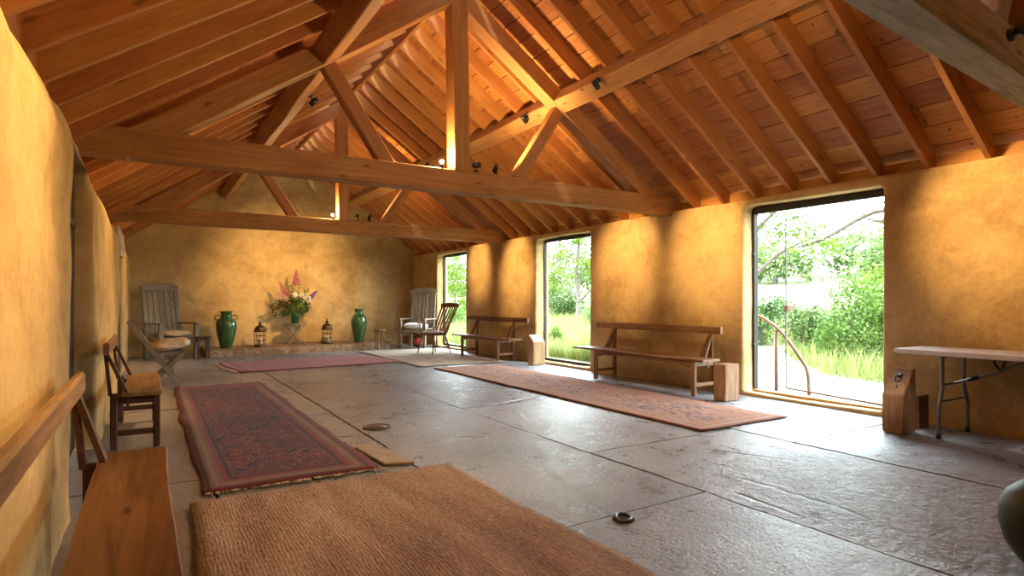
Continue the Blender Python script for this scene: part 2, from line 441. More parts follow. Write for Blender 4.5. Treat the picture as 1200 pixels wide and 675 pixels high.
# floor: individual worn slabs, each an island of one mesh
def wig(c, t): return 0.014 * noise.noise((t * 0.9, c * 3.7, 1)) + 0.006 * noise.noise((t * 4.5, c * 3.7, 2))
def slab(bm, x0, x1, y0, y1, zoff, tilt=(0, 0)):
    nx = max(2, int((x1 - x0) / 0.09)); ny = max(2, int((y1 - y0) / 0.09))
    def vert(i, j, z=None):
        u, v = i / nx, j / ny
        x = x0 + (x1 - x0) * u; y = y0 + (y1 - y0) * v
        dx = wig(x0, y) * (1 - u) + wig(x1, y) * u; dy = wig(y0 + 7, x) * (1 - v) + wig(y1 + 7, x) * v
        g = lambda s: 0.003 + max(0, 0.006 + 0.009 * noise.noise((x * 5, y * 5, s)))
        if i == 0: dx += g(1)
        if i == nx: dx -= g(2)
        if j == 0: dy += g(3)
        if j == ny: dy -= g(4)
        if z is None: z = zoff + 0.005 * noise.noise((x * 0.9, y * 0.9, 3)) + 0.0025 * noise.noise((x * 4, y * 4, 7)) + tilt[0] * (u - .5) + tilt[1] * (v - .5)
        return bm.verts.new((x + dx, y + dy, z))
    g = [[vert(i, j) for i in range(nx + 1)] for j in range(ny + 1)]
    for j in range(ny):
        for i in range(nx): bm.faces.new((g[j][i], g[j][i + 1], g[j + 1][i + 1], g[j + 1][i]))
    ij = [(i, 0) for i in range(nx + 1)] + [(nx, j) for j in range(1, ny + 1)] + [(i, ny) for i in range(nx - 1, -1, -1)] + [(0, j) for j in range(ny - 1, 0, -1)]
    top = [bm.verts.new(g[j][i].co) for i, j in ij]
    low = [bm.verts.new((v.co.x, v.co.y, -0.05)) for v in top]
    for k in range(len(top)):
        k2 = (k + 1) % len(top); bm.faces.new((top[k], low[k], low[k2], top[k2]))
bm = bmesh.new()
cols = [(-1.0, 0.34, [-3.2, -0.6, 1.7, 4.4, 7.4, 10.3, 15.9]),
        (0.34, 1.62, [-3.2, -0.4, 2.5, 4.02, 4.62, 6.3, 9.0, 11.6, 15.9]),
        (1.62, 2.91, [-3.2, -0.7, 2.5, 5.9, 8.9, 12.2, 15.9]),
        (2.91, 4.55, [-3.2, 0.9, 3.62, 5.85, 9.6, 12.9, 16.2]),
        (4.55, 6.95, [-3.2, 0.6, 3.0, 6.3, 9.9, 13.1, 16.2])]
for x0, x1, ys in cols:
    for a, c in zip(ys, ys[1:]):
        slab(bm, x0, x1, a, c, -0.006 - 0.004 * random.random(), (random.uniform(-.004, .004), random.uniform(-.004, .004)))
nslab = len(bm.faces)
prism_bm([(-1.0, -3.3, -0.12), (6.95, -3.3, -0.12), (6.95, 16.4, -0.12), (-1.0, 16.4, -0.12)], (0, 0, 0.094), bm)
bm.faces.ensure_lookup_table()
for f in bm.faces[nslab:]: f.material_index = 1
fl = mobj('floor', bm, M['floor'], mats=[M['joint']]); tag(fl, 'worn grey-brown floor of large cracked concrete slabs', None, kind='structure')
for p in fl.data.polygons: p.use_smooth = p.material_index == 0 and p.normal.z > 0.7

# walls
lp = [(-0.36, -0.1), (-0.36, 2.0), (-0.42, 2.16), (-0.56, 2.32), (-0.7, 2.44), (-1.0, 2.44), (-1.0, -0.1)]
def seg_left(y0, y1, poly=lp): return ([(x, y0, z) for x, z in poly], (0, y1 - y0, 0))
lint = lambda z: [(-0.40, z), (-0.43, 2.17), (-0.56, 2.32), (-0.7, 2.44), (-1.0, 2.44), (-1.0, z)]
wl = cob('wall_left', [seg_left(-3.2, 4.0), seg_left(5.75, 9.9), seg_left(11.5, 15.3), seg_left(3.8, 5.95, lint(2.16)), seg_left(9.7, 11.7, lint(2.1))], M['plaster'], amp=0.03, freq=0.9)
WIN = [(12.43, 14.07), (7.84, 9.49), (3.19, 4.84)]
piers = [(-3.2, 3.19), (4.84, 7.84), (9.49, 12.43), (14.07, 16.4)]
sol = [((6.3, a, -0.1), (6.60, c, 2.43)) for a, c in piers]
sol += [((6.3, a - .2, 2.335), (6.60, c + .2, 2.43)) for a, c in WIN]
sol += [((6.30, a - .2, -0.1), (6.60, c + .2, 0.035)) for a, c in WIN]
wr = cob('wall_right', sol, M['plaster'], amp=0.016, smooth=2, voxel=0.032)
def gable(y, th, yfun=None):
    f = yfun or (lambda x: y)
    xs = [-0.98, RX, 6.86]
    pts = [(-0.98, f(-0.98), -0.1), (6.86, f(6.86), -0.1)] + [(x, f(x), zb(x) + RD / CS + (0.03 if x == RX else 0.0)) for x in (6.86, RX, -0.98)]
    return (pts, (0, th, 0))
wb = cob('wall_back', [gable(0, 0.6, yback)], M['plaster'], amp=0.03, freq=0.7, voxel=0.05)
wf = cob('wall_front', [gable(-3.7, 0.6)], M['plaster'], amp=0.02, voxel=0.09)

# low rough plinth in front of the back wall
lx = [0.98, 1.9, 2.9, 3.9, 4.75, 5.15]
ft = [13.72, 13.84, 13.93, 14.05, 14.2, 14.3]
poly = [(x, y, -0.08) for x, y in zip(lx, ft)] + [(5.15, 15.9, -0.08), (0.98, 15.2, -0.08)]
led = cob('trim_1', [(poly, (0, 0, 0.22))], M['ledge'], voxel=0.035, amp=0.022, freq=4, smooth=2)
tag(led, 'low rough stone plinth along the back wall')
stn = cob('trim_2', [((-0.9, 9.8, 1.98), (-0.352, 11.3, 2.2)), ((-0.9, 10.9, 1.85), (-0.36, 11.35, 2.1))], M['palestone'], voxel=0.03, amp=0.04, freq=5, smooth=2)
tag(stn, 'broken pale stone lintel over the far left doorway')

# ceiling boards
bm = bmesh.new()
bw = 0.25
for side in (-1, 1):
    total = (HS + (0.52 if side < 0 else 0.12)) / CS
    n = int(total / bw) + 1
    for i in range(n):
        s0 = i * bw + 0.005; s1 = (i + 1) * bw - 0.005
        if s0 > total - .02: continue
        s1 = min(s1, total)
        y = -3.6 - random.random() * 2
        while y < 16.6:
            L = random.uniform(3.2, 4.8); y1 = min(y + L, 16.8)
            pts = []
            for s, h in ((s0, RD), (s1, RD), (s1, RD + .022), (s0, RD + .022)):
                d = total - s
                x = RX + side * (d * CS + h * SN); z = Z0 + SL * HS - d * SN + h * CS
                pts.append((x, y + .001, z))
            prism_bm(pts, (0, y1 - y - .002, 0), bm)
            y = y1
nb = len(bm.faces)
for side in (-1, 1):
    pts = []
    for d, h in ((-0.1, RD + .024), ((HS + (.56 if side < 0 else .14)) / CS, RD + .024), ((HS + (.56 if side < 0 else .14)) / CS, RD + .07), (-0.1, RD + .07)):
        pts.append((RX + side * (d * CS + h * SN), -3.7, Z0 + SL * HS - d * SN + h * CS))
    prism_bm(pts, (0, 20.6, 0), bm)
bm.faces.ensure_lookup_table()
for f in bm.faces[nb:]: f.material_index = 1
ceil = mobj('ceiling', bm, M['board'], mats=[M['joint']])
tag(ceil, 'pitched roof lining of orange-brown pine boards with dark gaps', kind='structure')

ORD = ['first', 'second', 'third', 'fourth', 'fifth', 'sixth', 'seventh', 'eighth', 'ninth', 'tenth', 'eleventh']
# common rafters
def rafter_mesh(side, seed):
    # eave end to ridge
    xe = RX + side * (HS + (0.10 if side > 0 else 0.36)); xr = RX + side * 0.02
    p = lambda x: Vector((x - side * 0 + side * SN * RD / 2, 0, zb(x) + CS * RD / 2))
    a, c = p(xe), p(xr)
    up = (side * SN, 0, CS)
    L = (c - a).length
    return bar_bm(L, 0.048, RD, 0.004, wob=0.004, seed=seed), frame_mat(a, c, up)
bays = [('before the nearest truss', -2, 0), ('past the nearest truss', 1, 10), ('past the middle truss', 11, 20), ('past the far truss', 21, 31)]
for side, nm in ((-1, 'left'), (1, 'right')):
    protos = []
    for k in range(4):
        bmx, mt = rafter_mesh(side, 3.3 * k + side)
        me = bpy.data.meshes.new('rafter'); bmesh.ops.recalc_face_normals(bmx, faces=bmx.faces[:]); bmx.to_mesh(me); bmx.free(); me.materials.append(M['pine'])
        protos.append((me, mt))
    for bi, (phr, k0, k1) in enumerate(bays):
        cnt = 0
        for k in range(k0, k1):
            y = 1.37 + 0.475 * k
            if k in (0, 10, 20): continue
            if bi == 0 and side < 0: continue
            if y > yback(RX + side * 2.6) - 0.1: continue
            me, mt = protos[k % 4]
            o = bpy.data.objects.new('rafter', me); COL.objects.link(o)
            o.matrix_world = Matrix.Translation((0, y, 0)) @ mt
            lab = f'slim pine rafter on the {nm} roof slope, {ORD[cnt]} one {phr}'
            tag(o, lab, 'rafter', f'common rafters on the {nm} roof slope'); cnt += 1

# trusses
def truss(Y, label, wood_m, w=0.2, tie_d=0.25, rz=0.0):
    t = thing('roof_truss', label, 'roof truss', (RX, Y, 2.38), rz, 'king-post roof trusses')
    R = lambda x, z: (x - RX, 0, z - 2.38)
    bar('tie_beam', R(-0.72, 2.38 + tie_d / 2), R(6.56, 2.38 + tie_d / 2), w, tie_d, wood_m, t, bev=0.012, wob=0.008)
    bar('king_post', R(3.0, 2.38 + tie_d), R(2.97, 4.66), 0.2, w * 0.98, wood_m, t, up=(0, 1, 0), bev=0.01, wob=0.012)
    for s in (-1, 1):
        d = 0.21
        def c(off): # centre line at distance off in from the eave reference
            x = RX + s * (HS - off)
            return R(x - s * SN * d / 2, zb(x) - CS * d / 2)
        bar('principal_rafter', c(0.16), c(HS - 0.05), w * 0.96, d, wood_m, t, up=(s * SN, 0, CS), bev=0.01, wob=0.018)
        bar('strut', R(RX + s * 0.80, 2.38 + tie_d - 0.02), R(RX + s * 1.46, 3.60), 0.13, 0.15, wood_m, t, up=(s, 0, -0.6), bev=0.008)
    return t
truss(TRUSS_Y[0], 'nearest roof truss, its greyish tie beam crossing the upper right corner', M['beam_grey'], 0.19, 0.22, 0.078)
truss(TRUSS_Y[1], 'middle oak king-post truss with its beam spanning across the room', M['beam'])
truss(TRUSS_Y[2], 'far oak king-post truss closest to the end wall', M['beam'])

# purlins, ridge and wall plates
def roof_off(side, x, depth):                              # a point hanging below the rafters, perpendicular
    return RX + side * (abs(x - RX) - SN * depth), zb(x) - CS * depth
spans = [(-3.2, TRUSS_Y[0] - .13, 'behind the nearest truss'), (TRUSS_Y[0] + .13, TRUSS_Y[1] - .1, 'between the nearest and middle trusses'), (TRUSS_Y[1] + .1, TRUSS_Y[2] - .1, 'between the middle and far trusses'), (TRUSS_Y[2] + .1, 15.2, 'from the far truss to the end wall')]
for side, nm in ((-1, 'left'), (1, 'right')):
    for y0, y1, ph in spans[1:]:
        x = RX + side * 1.50
        px_, pz_ = roof_off(side, x, 0.105)
        if y1 > 15: y1 = yback(px_) + 0.05
        o = bar('purlin', (px_, y0, pz_), (px_, y1, pz_), 0.21, 0.2, M['beam'], up=(side * SN, 0, CS), bev=0.01, wob=0.015)
        tag(o, f'heavy squared purlin under the {nm} roof slope {ph}', 'purlin', 'roof purlins')
o = bar('ridge_beam', (RX, -3.2, 4.80), (RX, yback(RX) + .1, 4.80), 0.05, 0.24, M['pine'], bev=0.004)
tag(o, 'thin ridge board along the peak of the roof', 'ridge beam')
for s, nm in ((-1, 'left'), (1, 'right')):
    x = RX + s * (HS + 0.10)
    o = bar('wall_plate', (x, -3.2, zb(x) + .10), (x, 15.9 if s > 0 else 14.8, zb(x) + .10), 0.035, 0.19, M['pine'], bev=0.003)
    tag(o, f'long plank on edge closing the eaves above the {nm} wall', 'plank')

# glass
def mat_glass():
    m, nt, b, out = new_mat('clear_glass')
    nt.nodes.remove(b)
    tr = nt.nodes.new('ShaderNodeBsdfTransparent'); tr.inputs[0].default_value = (0.95, 0.97, 0.96, 1)
    gl = nt.nodes.new('ShaderNodeBsdfGlossy'); gl.inputs['Roughness'].default_value = 0.01
    lw = nt.nodes.new('ShaderNodeLayerWeight'); lw.inputs[0].default_value = 0.5
    fr = nt.nodes.new('ShaderNodeMath'); fr.operation = 'MULTIPLY_ADD'
    nt.links.new(mth(nt, 'POWER', lw.outputs['Facing'], 4.0), fr.inputs[0]); fr.inputs[1].default_value = 0.5; fr.inputs[2].default_value = 0.03
    mx = nt.nodes.new('ShaderNodeMixShader')
    nt.links.new(fr.outputs[0], mx.inputs[0]); nt.links.new(tr.outputs[0], mx.inputs[1]); nt.links.new(gl.outputs[0], mx.inputs[2]); nt.links.new(mx.outputs[0], out.inputs[0])
    return m
M['glass'] = mat_glass()
M['glass_edge'] = plain('glass_edge', (0.09, 0.105, 0.10), 0.5, 0, 0.2)

def rect_frame_bm(y0, y1, z0, z1, x, th, dep, bot=None, top=None):
    top = top or th
    bm = bmesh.new(); bot = bot or th
    for (a, c, e, f) in ((y0, y0 + th, z0, z1), (y1 - th, y1, z0, z1), (y0 + th, y1 - th, z1 - top, z1), (y0 + th, y1 - th, z0, z0 + bot)):
        prism_bm([(x, a, e), (x, c, e), (x, c, f), (x, a, f)], (dep, 0, 0), bm)
    return bm
for i, (a, c) in enumerate(WIN[:2]):
    w = bpy.data.objects.new(f'window_{i+1}', None); link(w); w.location = (6.48, (a + c) / 2, 0.04)
    tag(w, ['tall narrow fixed window at the far end of the right wall', 'tall fixed window between the two long benches'][i], kind='structure')
    h = (c - a) / 2
    o = mobj('window_frame', rect_frame_bm(-h - .03, h + .03, -0.05, 2.34, 0, 0.055, 0.06, 0.09, 0.10), M['frame'], w)
    o = mobj('pane', box_bm(0.008, 2 * h - .02, 2.34, 0), M['glass'], w); o.location = (0.03, 0, 1.145)
a, c = WIN[2]
d1 = bpy.data.objects.new('door_1', None); link(d1); d1.location = (6.48, (a + c) / 2, 0.0)
tag(d1, 'full-height glass door standing ajar onto the garden', kind='structure'); h = (c - a) / 2
bm = bmesh.new()
for (y0, y1, z0, z1) in ((-h - .02, -h + .022, 0, 2.38), (h - .03, h + .02, 0, 2.38), (-h, h, 2.25, 2.38)):
    prism_bm([(0, y0, z0), (0, y1, z0), (0, y1, z1), (0, y0, z1)], (0.07, 0, 0), bm)
mobj('door_frame', bm, M['frame'], d1)
o = bar('threshold', (0.03, -h, 0.035), (0.03, h, 0.035), 0.14, 0.05, M['beam'], d1)
# leaf hinged at the near jamb and swung out
leaf = mobj('glass_leaf', box_bm(0.012, 1.40, 2.12, 0.002, off=(0, 0.70, 1.06)), M['glass'], d1)
leaf.location = (0.05, -h + .03, 0.075); leaf.rotation_euler = (0, 0, -math.radians(11.5))
e = mobj('leaf_edge', box_bm(0.016, 0.012, 2.12, 0.002, off=(0, 1.405, 1.06)), M['glass_edge'], leaf)
e = mobj('leaf_rail', box_bm(0.016, 1.40, 0.012, 0.002, off=(0, 0.70, 2.12)), M['glass_edge'], leaf)
e = mobj('leaf_rail', box_bm(0.016, 1.40, 0.02, 0.002, off=(0, 0.70, 0.0)), M['rust'], leaf)
hb = box_bm(0.11, 0.06, 0.075, 0.008, off=(0, 1.37, 1.0))
mobj('door_handle', hb, M['rust'], leaf)
for z in (0.62, 1.75):
    o = mobj('hinge', box_bm(0.035, 0.03, 0.03, 0.006), M['black'], d1); o.location = (0.0, h - 0.02, z)

def plank_door(name, y0, y1, x, z1, label):
    d = bpy.data.objects.new(name, None); link(d); d.location = (x, (y0 + y1) / 2, 0); tag(d, label, kind='structure')
    bm = bmesh.new(); n = 7; w = (y1 - y0) / n
    for k in range(n): prism_bm([(-0.045, -(y1 - y0) / 2 + k * w + .003, 0.01), (0, -(y1 - y0) / 2 + k * w + .003, 0.01), (0, -(y1 - y0) / 2 + (k + 1) * w - .003, 0.01), (-0.045, -(y1 - y0) / 2 + (k + 1) * w - .003, 0.01)], (0, 0, z1), bm)
    prism_bm([(-0.07, -(y1 - y0) / 2, 0.01), (-0.045, -(y1 - y0) / 2, 0.01), (-0.045, (y1 - y0) / 2, 0.01), (-0.07, (y1 - y0) / 2, 0.01)], (0, 0, z1), bm)
    mobj('door_leaf', bm, M['darkdoor'], d)
    for z in (0.45, 1.75):
        o = box('hinge_strap', (0.006, 0.1, z), (0.012, y1 - y0 - .3, 0.05), M['black'], d, 0.003)
plank_door('door_2', 3.99, 5.78, -0.50, 2.17, 'dark plank door in the deep doorway beside the near bench')
plank_door('door_3', 9.88, 11.5, -0.40, 1.97, 'dark plank door in the far doorway of the left wall')

# ------------------------------------------------------------------ light fittings and lights
WARM = (1.0, 0.64, 0.27)
def spotlight(loc, aim, label, mount=(0, 0, 1), energy=0, size=60, blend=1.0, lamp=True, col=WARM):
    t = thing('spotlight', label, 'spotlight', loc, 0, 'small black spotlights on the roof timbers')
    L = Vector(loc); mv = Vector(mount).normalized(); d = (Vector(aim) - L).normalized()
    q = mv.to_track_quat('Z', 'Y')
    o = lathe('base', [(0, 0.0), (0.032, 0.0), (0.032, 0.016), (0, 0.016)], M['black'], t, tuple(mv * -0.016 + mv * 0.0), 20); o.rotation_euler = q.to_euler()
    tube('arm', [Vector((0, 0, 0)), -mv * 0.035, -mv * 0.06], 0.008, M['black'], t)
    q2 = d.to_track_quat('Z', 'Y')
    o = lathe('can', [(0, -0.05), (0.024, -0.05), (0.03, -0.04), (0.032, 0.055), (0.026, 0.055), (0.025, 0.03), (0, 0.03)], M['black'], t, tuple(-mv * 0.075), 20); o.rotation_euler = q2.to_euler()
    lathe('lens', [(0, 0.034), (0.024, 0.034), (0.024, 0.038), (0, 0.040)], M['glass_edge'], o, seg=16)
    if energy:
        ld = bpy.data.lights.new('spot_lamp', 'SPOT'); ld.energy = energy; ld.color = col; ld.spot_size = math.radians(size); ld.spot_blend = blend; ld.shadow_soft_size = 0.06
        lo = bpy.data.objects.new('spot_lamp', ld); COL.objects.link(lo)
        lo.location = L - mv * 0.075 + d * 0.07; lo.rotation_euler = (-d).to_track_quat('Z', 'Y').to_euler()
    return t
def purl(side, y):
    x = RX + side * 1.42
    px_, pz_ = roof_off(side, x, 0.205)
    return (px_, y, pz_), (side * SN, 0, CS)
EW = 340
for side, y, aim, lab, en, sz in (
    (1, 5.15, (6.3, 5.35, 1.95), 'black spotlight under the right purlin just before the middle truss', EW * 1.5, 38),
    (1, 6.62, (6.3, 6.95, 1.95), 'black spotlight under the right purlin just past the middle truss', EW * 1.5, 38),
    (1, 9.9, (6.3, 10.15, 1.85), 'black spotlight under the right purlin just before the far truss', EW * 1.6, 34),
    (1, 11.6, (6.3, 11.75, 2.05), 'black spotlight under the right purlin beyond the far truss', EW * 1.3, 30),
    (1, 2.55, (6.3, 2.2, 2.0), 'black spotlight under the right purlin closest to the camera', EW * 1.5, 38),
    (-1, 7.35, (-0.3, 7.4, 1.4), 'black spotlight under the left purlin between middle and far trusses', EW * .7, 70),
    (-1, 11.3, (-0.3, 12.2, 1.2), 'black spotlight under the left purlin past the far truss', EW * .5, 70),
    (-1, 2.6, (-0.36, 2.5, 2.0), 'black spotlight under the left purlin closest to the camera', EW * 1.3, 52)):
    loc, mt = purl(side, y)
    spotlight(loc, aim, lab, mt, en, sz)
# fittings standing on the tie beams
ZT = 2.634
spotlight((3.18, 6.02, ZT), (3.6, 4.0, 2.4), 'black spotlight on the middle tie beam right of the king post', (0, 0, -1))
spotlight((3.46, 6.06, ZT), (4.6, 7.0, 4.6), 'small spotlight on the middle tie beam beside the right strut', (0, 0, -1), 190, 130, 1.0)
spotlight((3.24, 10.78, ZT), (2.9, 15.2, 1.35), 'black spotlight on the far tie beam right of the king post', (0, 0, -1), 820, 60, 1.0)
spotlight((3.48, 10.80, ZT), (4.6, 12, 4.4), 'small spotlight on the far tie beam beside the right strut', (0, 0, -1), 110, 130, 1.0)
spotlight((3.62, 1.24, 2.47), (3.8, 0.2, 2.0), 'small black spotlight on the face of the nearest tie beam', (0, 1, 0))

m, nt, b, out = new_mat('lit_bulb')
b.inputs['Base Color'].default_value = (1, .8, .5, 1); b.inputs['Emission Color'].default_value = (1, 0.72, 0.35, 1); b.inputs['Emission Strength'].default_value = 14
M['bulb'] = m
for Y, X, lab, en in ((6.03, 2.76, 'lit bare bulb on the middle tie beam left of the king post', 45), (10.78, 2.80, 'lit bare bulb on the far tie beam left of the king post', 45), (1.28, 2.72, 'added unseen bulb on the nearest tie beam left of its king post', 110)):  # last bulb is added out of view to brighten the near roof
    t = thing('lamp', lab, 'lamp', (X, Y, ZT), 0, 'bulbs on the tie beams')
    lathe('socket', [(0, 0), (0.026, 0), (0.026, 0.02), (0.018, 0.04), (0, 0.04)], M['black'], t, seg=16)
    lathe('bulb', [(0, 0.03), (0.012, 0.04), (0.026, 0.062), (0.022, 0.082), (0, 0.09)], M['bulb'], t, seg=16)
    ld = bpy.data.lights.new('bulb_lamp', 'POINT'); ld.energy = en; ld.color = (1, 0.64, 0.28); ld.shadow_soft_size = 0.04
    lo = bpy.data.objects.new('bulb_lamp', ld); COL.objects.link(lo); lo.location = (X, Y - 0.0, ZT + 0.15)
# ------------------------------------------------------------------ benches
def bench(label, loc, rz, x0, x1, legs, back, rail, seatmat, legmat, railmat, depth=0.30, sup=None):
    """local X along the bench, local +Y towards the back; loc = point on the floor under the seat middle"""
    t = thing('bench', label, 'bench', loc, rz, 'old flip-back wooden benches')
    hd = depth / 2
    o = bar('seat', (x0, 0, 0.4375), (x1, 0, 0.4375), depth, 0.03, seatmat, t, bev=0.006, wob=0.012)
    apm = legmat
    l0, l1 = legs
    for y in (-hd + .03, hd - .03):                       # long aprons with cut-away ends
        z1, z0 = 0.423, 0.335
        poly = [(l0 - .02, y - .011, z1), (l1 + .02, y - .011, z1), (l1 + .02, y - .011, z0), (l1 - .10, y - .011, z0 + .01), (l1 - .26, y - .011, z0 + .045), (l0 + .26, y - .011, z0 + .045), (l0 + .10, y - .011, z0 + .01), (l0 - .02, y - .011, z0)]
        mobj('apron', prism_bm(poly, (0, .022, 0)), apm, t)
    for lx in legs:
        bar('leg', (lx, -hd + .035, 0), (lx, -hd + .035, 0.425), 0.05, 0.055, legmat, t, up=(1, 0, 0), bev=0.006)
        bar('leg', (lx, back, 0), (lx, back, 0.44), 0.05, 0.055, legmat, t, up=(1, 0, 0), bev=0.008)
        bar('stretcher', (lx, -hd + .05, 0.13), (lx, back, 0.13), 0.028, 0.045, legmat, t, bev=0.004)
        bar('cross_rail', (lx, -hd + .05, 0.385), (lx, back, 0.385), 0.03, 0.06, legmat, t, bev=0.004)
    yr = back + 0.045
    for sx in (sup or legs):                              # paired boards splayed up to the back rail
        for (ya, za, ww) in ((hd - .055, .40, 1.0), (back + .012, .43, .72)):
            sh = [(sx - .058 * ww, 0, 0), (sx + .058 * ww, 0, 0), (sx + .042 * ww, 0, .14), (sx + .028 * ww, 0, .31), (sx + .040 * ww, 0, .38), (sx - .040 * ww, 0, .38), (sx - .028 * ww, 0, .31), (sx - .042 * ww, 0, .14)]
            ln = math.hypot(yr - ya, .785 - za)
            o = mobj('back_support', prism_bm([(x, y, z * ln / .39) for x, y, z in sh], (0, .024, 0)), legmat, t)
            o.location = (0, ya, za); o.rotation_euler = (-math.atan2(yr - ya, .785 - za), 0, 0)
    bar('back_rail', (rail[0], yr, 0.79), (rail[1], yr, 0.79), 0.040, 0.095, railmat, t, bev=0.014, wob=0.006)
    return t
R90 = PI / 2
bench('long bench in the near left corner, its seat running out of the frame', (-0.065, 2.2, 0), R90, -1.25, 1.16, (-1.0, 1.02), 0.16, (-1.25, 1.14), M['seatwood'], M['darkwood'], M['railwood'], 0.27)
bench('short bench end-on against the left wall with orange-lit seat and dark legs', (-0.045, 6.2, 0), R90, -0.70, 0.70, (-0.63, 0.62), 0.19, (-0.70, 0.72), M['railwood'], M['darkwood'], M['railwood'], 0.26)
bench('long bench on the right between the middle window and the glass door', (5.83, 6.2, 0), -R90, -1.30, 1.27, (-0.78, 1.10), 0.25, (-1.26, 1.18), M['oldwood'], M['oldwood'], M['railwood'], 0.30, sup=(-0.82, 1.02))
bench('wooden bench on the right between the two far windows', (5.84, 10.68, 0), -R90 + 0.05, -1.12, 1.12, (-0.72, 0.68), 0.24, (-1.2, 1.12), M['oldwood'], M['oldwood'], M['oldwood'], 0.30, sup=(-0.75, 0.66))

# ------------------------------------------------------------------ big slatted armchairs
def big_chair(label, loc, rz, mat, W=0.74, D=0.64, H=1.52, crest=False, lean=0.16, seat_z=0.42):
    t = thing('armchair', label, 'armchair', loc, rz, 'tall weathered slat-back armchairs')
    hw = W / 2; hd = D / 2
    for s in (-1, 1):
        bar('leg', (s * (hw - .045), -hd + .045, 0), (s * (hw - .045), -hd + .045, 0.70), 0.085, 0.075, mat, t, up=(0, 1, 0), bev=0.008)
        bar('leg', (s * (hw - .045), hd - .05, 0), (s * (hw - .045), hd + .02, 0.62), 0.075, 0.075, mat, t, up=(0, 1, 0), bev=0.008)
        bar('armrest', (s * (hw - .04), -hd - .03, 0.715), (s * (hw - .04), hd + .05, 0.715), 0.10, 0.03, mat, t, bev=0.008)
        bar('side_rail', (s * (hw - .045), -hd + .05, 0.37), (s * (hw - .045), hd - .05, 0.35), 0.03, 0.10, mat, t)
        bar('back_post', (s * (hw - .075), hd - .06, 0.34), (s * (hw - .075), hd - .06 + lean, H - .08), 0.085, 0.04, mat, t, up=(0, 1, 0), bev=0.006)
    # seat of boards
    bm = bmesh.new(); n = 5
    for k in range(n):
        y0 = -hd + .02 + k * (D - .06) / n; y1 = y0 + (D - .06) / n - .008
        prism_bm([(-hw + .06, y0, seat_z), (hw - .06, y0, seat_z), (hw - .06, y1, seat_z), (-hw + .06, y1, seat_z)], (0, 0, 0.022), bm)
    mobj('seat', bm, mat, t)
    z1, z0 = seat_z, seat_z - .13
    ap = [(-hw + .08, -hd + .03, z1), (hw - .08, -hd + .03, z1), (hw - .08, -hd + .03, z0), (hw - .16, -hd + .03, z0 + .04), (0, -hd + .03, z0 + .075), (-hw + .16, -hd + .03, z0 + .04), (-hw + .08, -hd + .03, z0)]
    mobj('apron', prism_bm(ap, (0, .025, 0)), mat, t)
    yb = lambda z: hd - .06 + lean * (z - .34) / (H - .42)
    ns = 5; iw = W - .235
    for k in range(ns):
        x = -iw / 2 + (k + .5) * iw / ns
        bar('slat', (x, yb(.42) - .004, .42), (x, yb(H - .13) - .004, H - .12), iw / ns - .022 if not crest else iw / ns - .04, 0.02, mat, t, up=(0, 1, 0), bev=0.003)
    bar('back_rail', (-hw + .05, yb(.5) + .03, 0.48), (hw - .05, yb(.5) + .03, 0.48), 0.022, 0.09, mat, t)
    if crest:
        pts = [(-hw - .01, 0, 0), (hw + .01, 0, 0), (hw + .03, 0, .05), (hw - .06, 0, .085), (hw - .13, 0, .125), (.12, 0, .135), (0, 0, .155), (-.12, 0, .135), (-hw + .13, 0, .125), (-hw + .06, 0, .085), (-hw - .03, 0, .05)]
    else:
        pts = [(-hw + .03, 0, 0), (hw - .03, 0, 0), (hw - .03, 0, .10), (hw - .14, 0, .165), (-hw + .14, 0, .165), (-hw + .03, 0, .10)]
    o = mobj('crest_rail', prism_bm(pts, (0, .035, 0)), mat, t)
    o.location = (0, yb(H - .13) - .03, H - .15); o.rotation_euler = (-math.atan2(lean, H - .42), 0, 0)
    return t
LC = (0.38, 13.76, 0); LR = math.atan2(0.29, 0.63)
big_chair('tall grey slat-back armchair with angled top corners against the end wall at left', LC, LR, M['greywood'], 0.78, 0.66, 1.52, False, 0.22)
ca, sa = math.cos(LR), math.sin(LR)
def loc_rot(base, x, y, z, r): return (base[0] + x * math.cos(r) - y * math.sin(r), base[1] + x * math.sin(r) + y * math.cos(r), z)
tag(cushion('cushion', loc_rot(LC, 0.06, -0.02, 0.512, LR), (0.52, 0.46, 0.13), M['cloth_beige'], rot=(0, 0, LR), seed=4), 'beige seat cushion on the grey armchair at left', 'cushion')
RC = (5.74, 14.02, 0); RR = -math.atan2(0.78, 0.63)
big_chair('tall silvery slat-back armchair with curved crest in the far right corner', RC, RR, M['teak'], 0.76, 0.60, 1.52, True, 0.12, 0.46)
tag(cushion('cushion', loc_rot(RC, -0.02, -0.04, 0.548, RR), (0.54, 0.48, 0.15), M['cloth_white'], rot=(0, 0, RR), seed=9), 'white cushion on the tall armchair in the far right corner', 'cushion')

# red and black round bag under the right chair
bm = bmesh.new()
bmesh.ops.create_uvsphere(bm, u_segments=28, v_segments=16, radius=1)
for v in bm.verts:
    v.co = (v.co.x * .15, v.co.y * .13, v.co.z * .145 if v.co.z > 0 else v.co.z * .10)
    v.co *= 1 + .08 * noise.noise(v.co * 9)
for f in bm.faces:
    if f.calc_center_median().z < -0.02: f.material_index = 1
o = mobj('bag', bm, M['red'], smooth=True, mats=[M['black']]); o.location = loc_rot(RC, 0.06, -0.02, 0.10, RR)
tag(o, 'small round red and black bag on the floor under the far right armchair', 'bag')

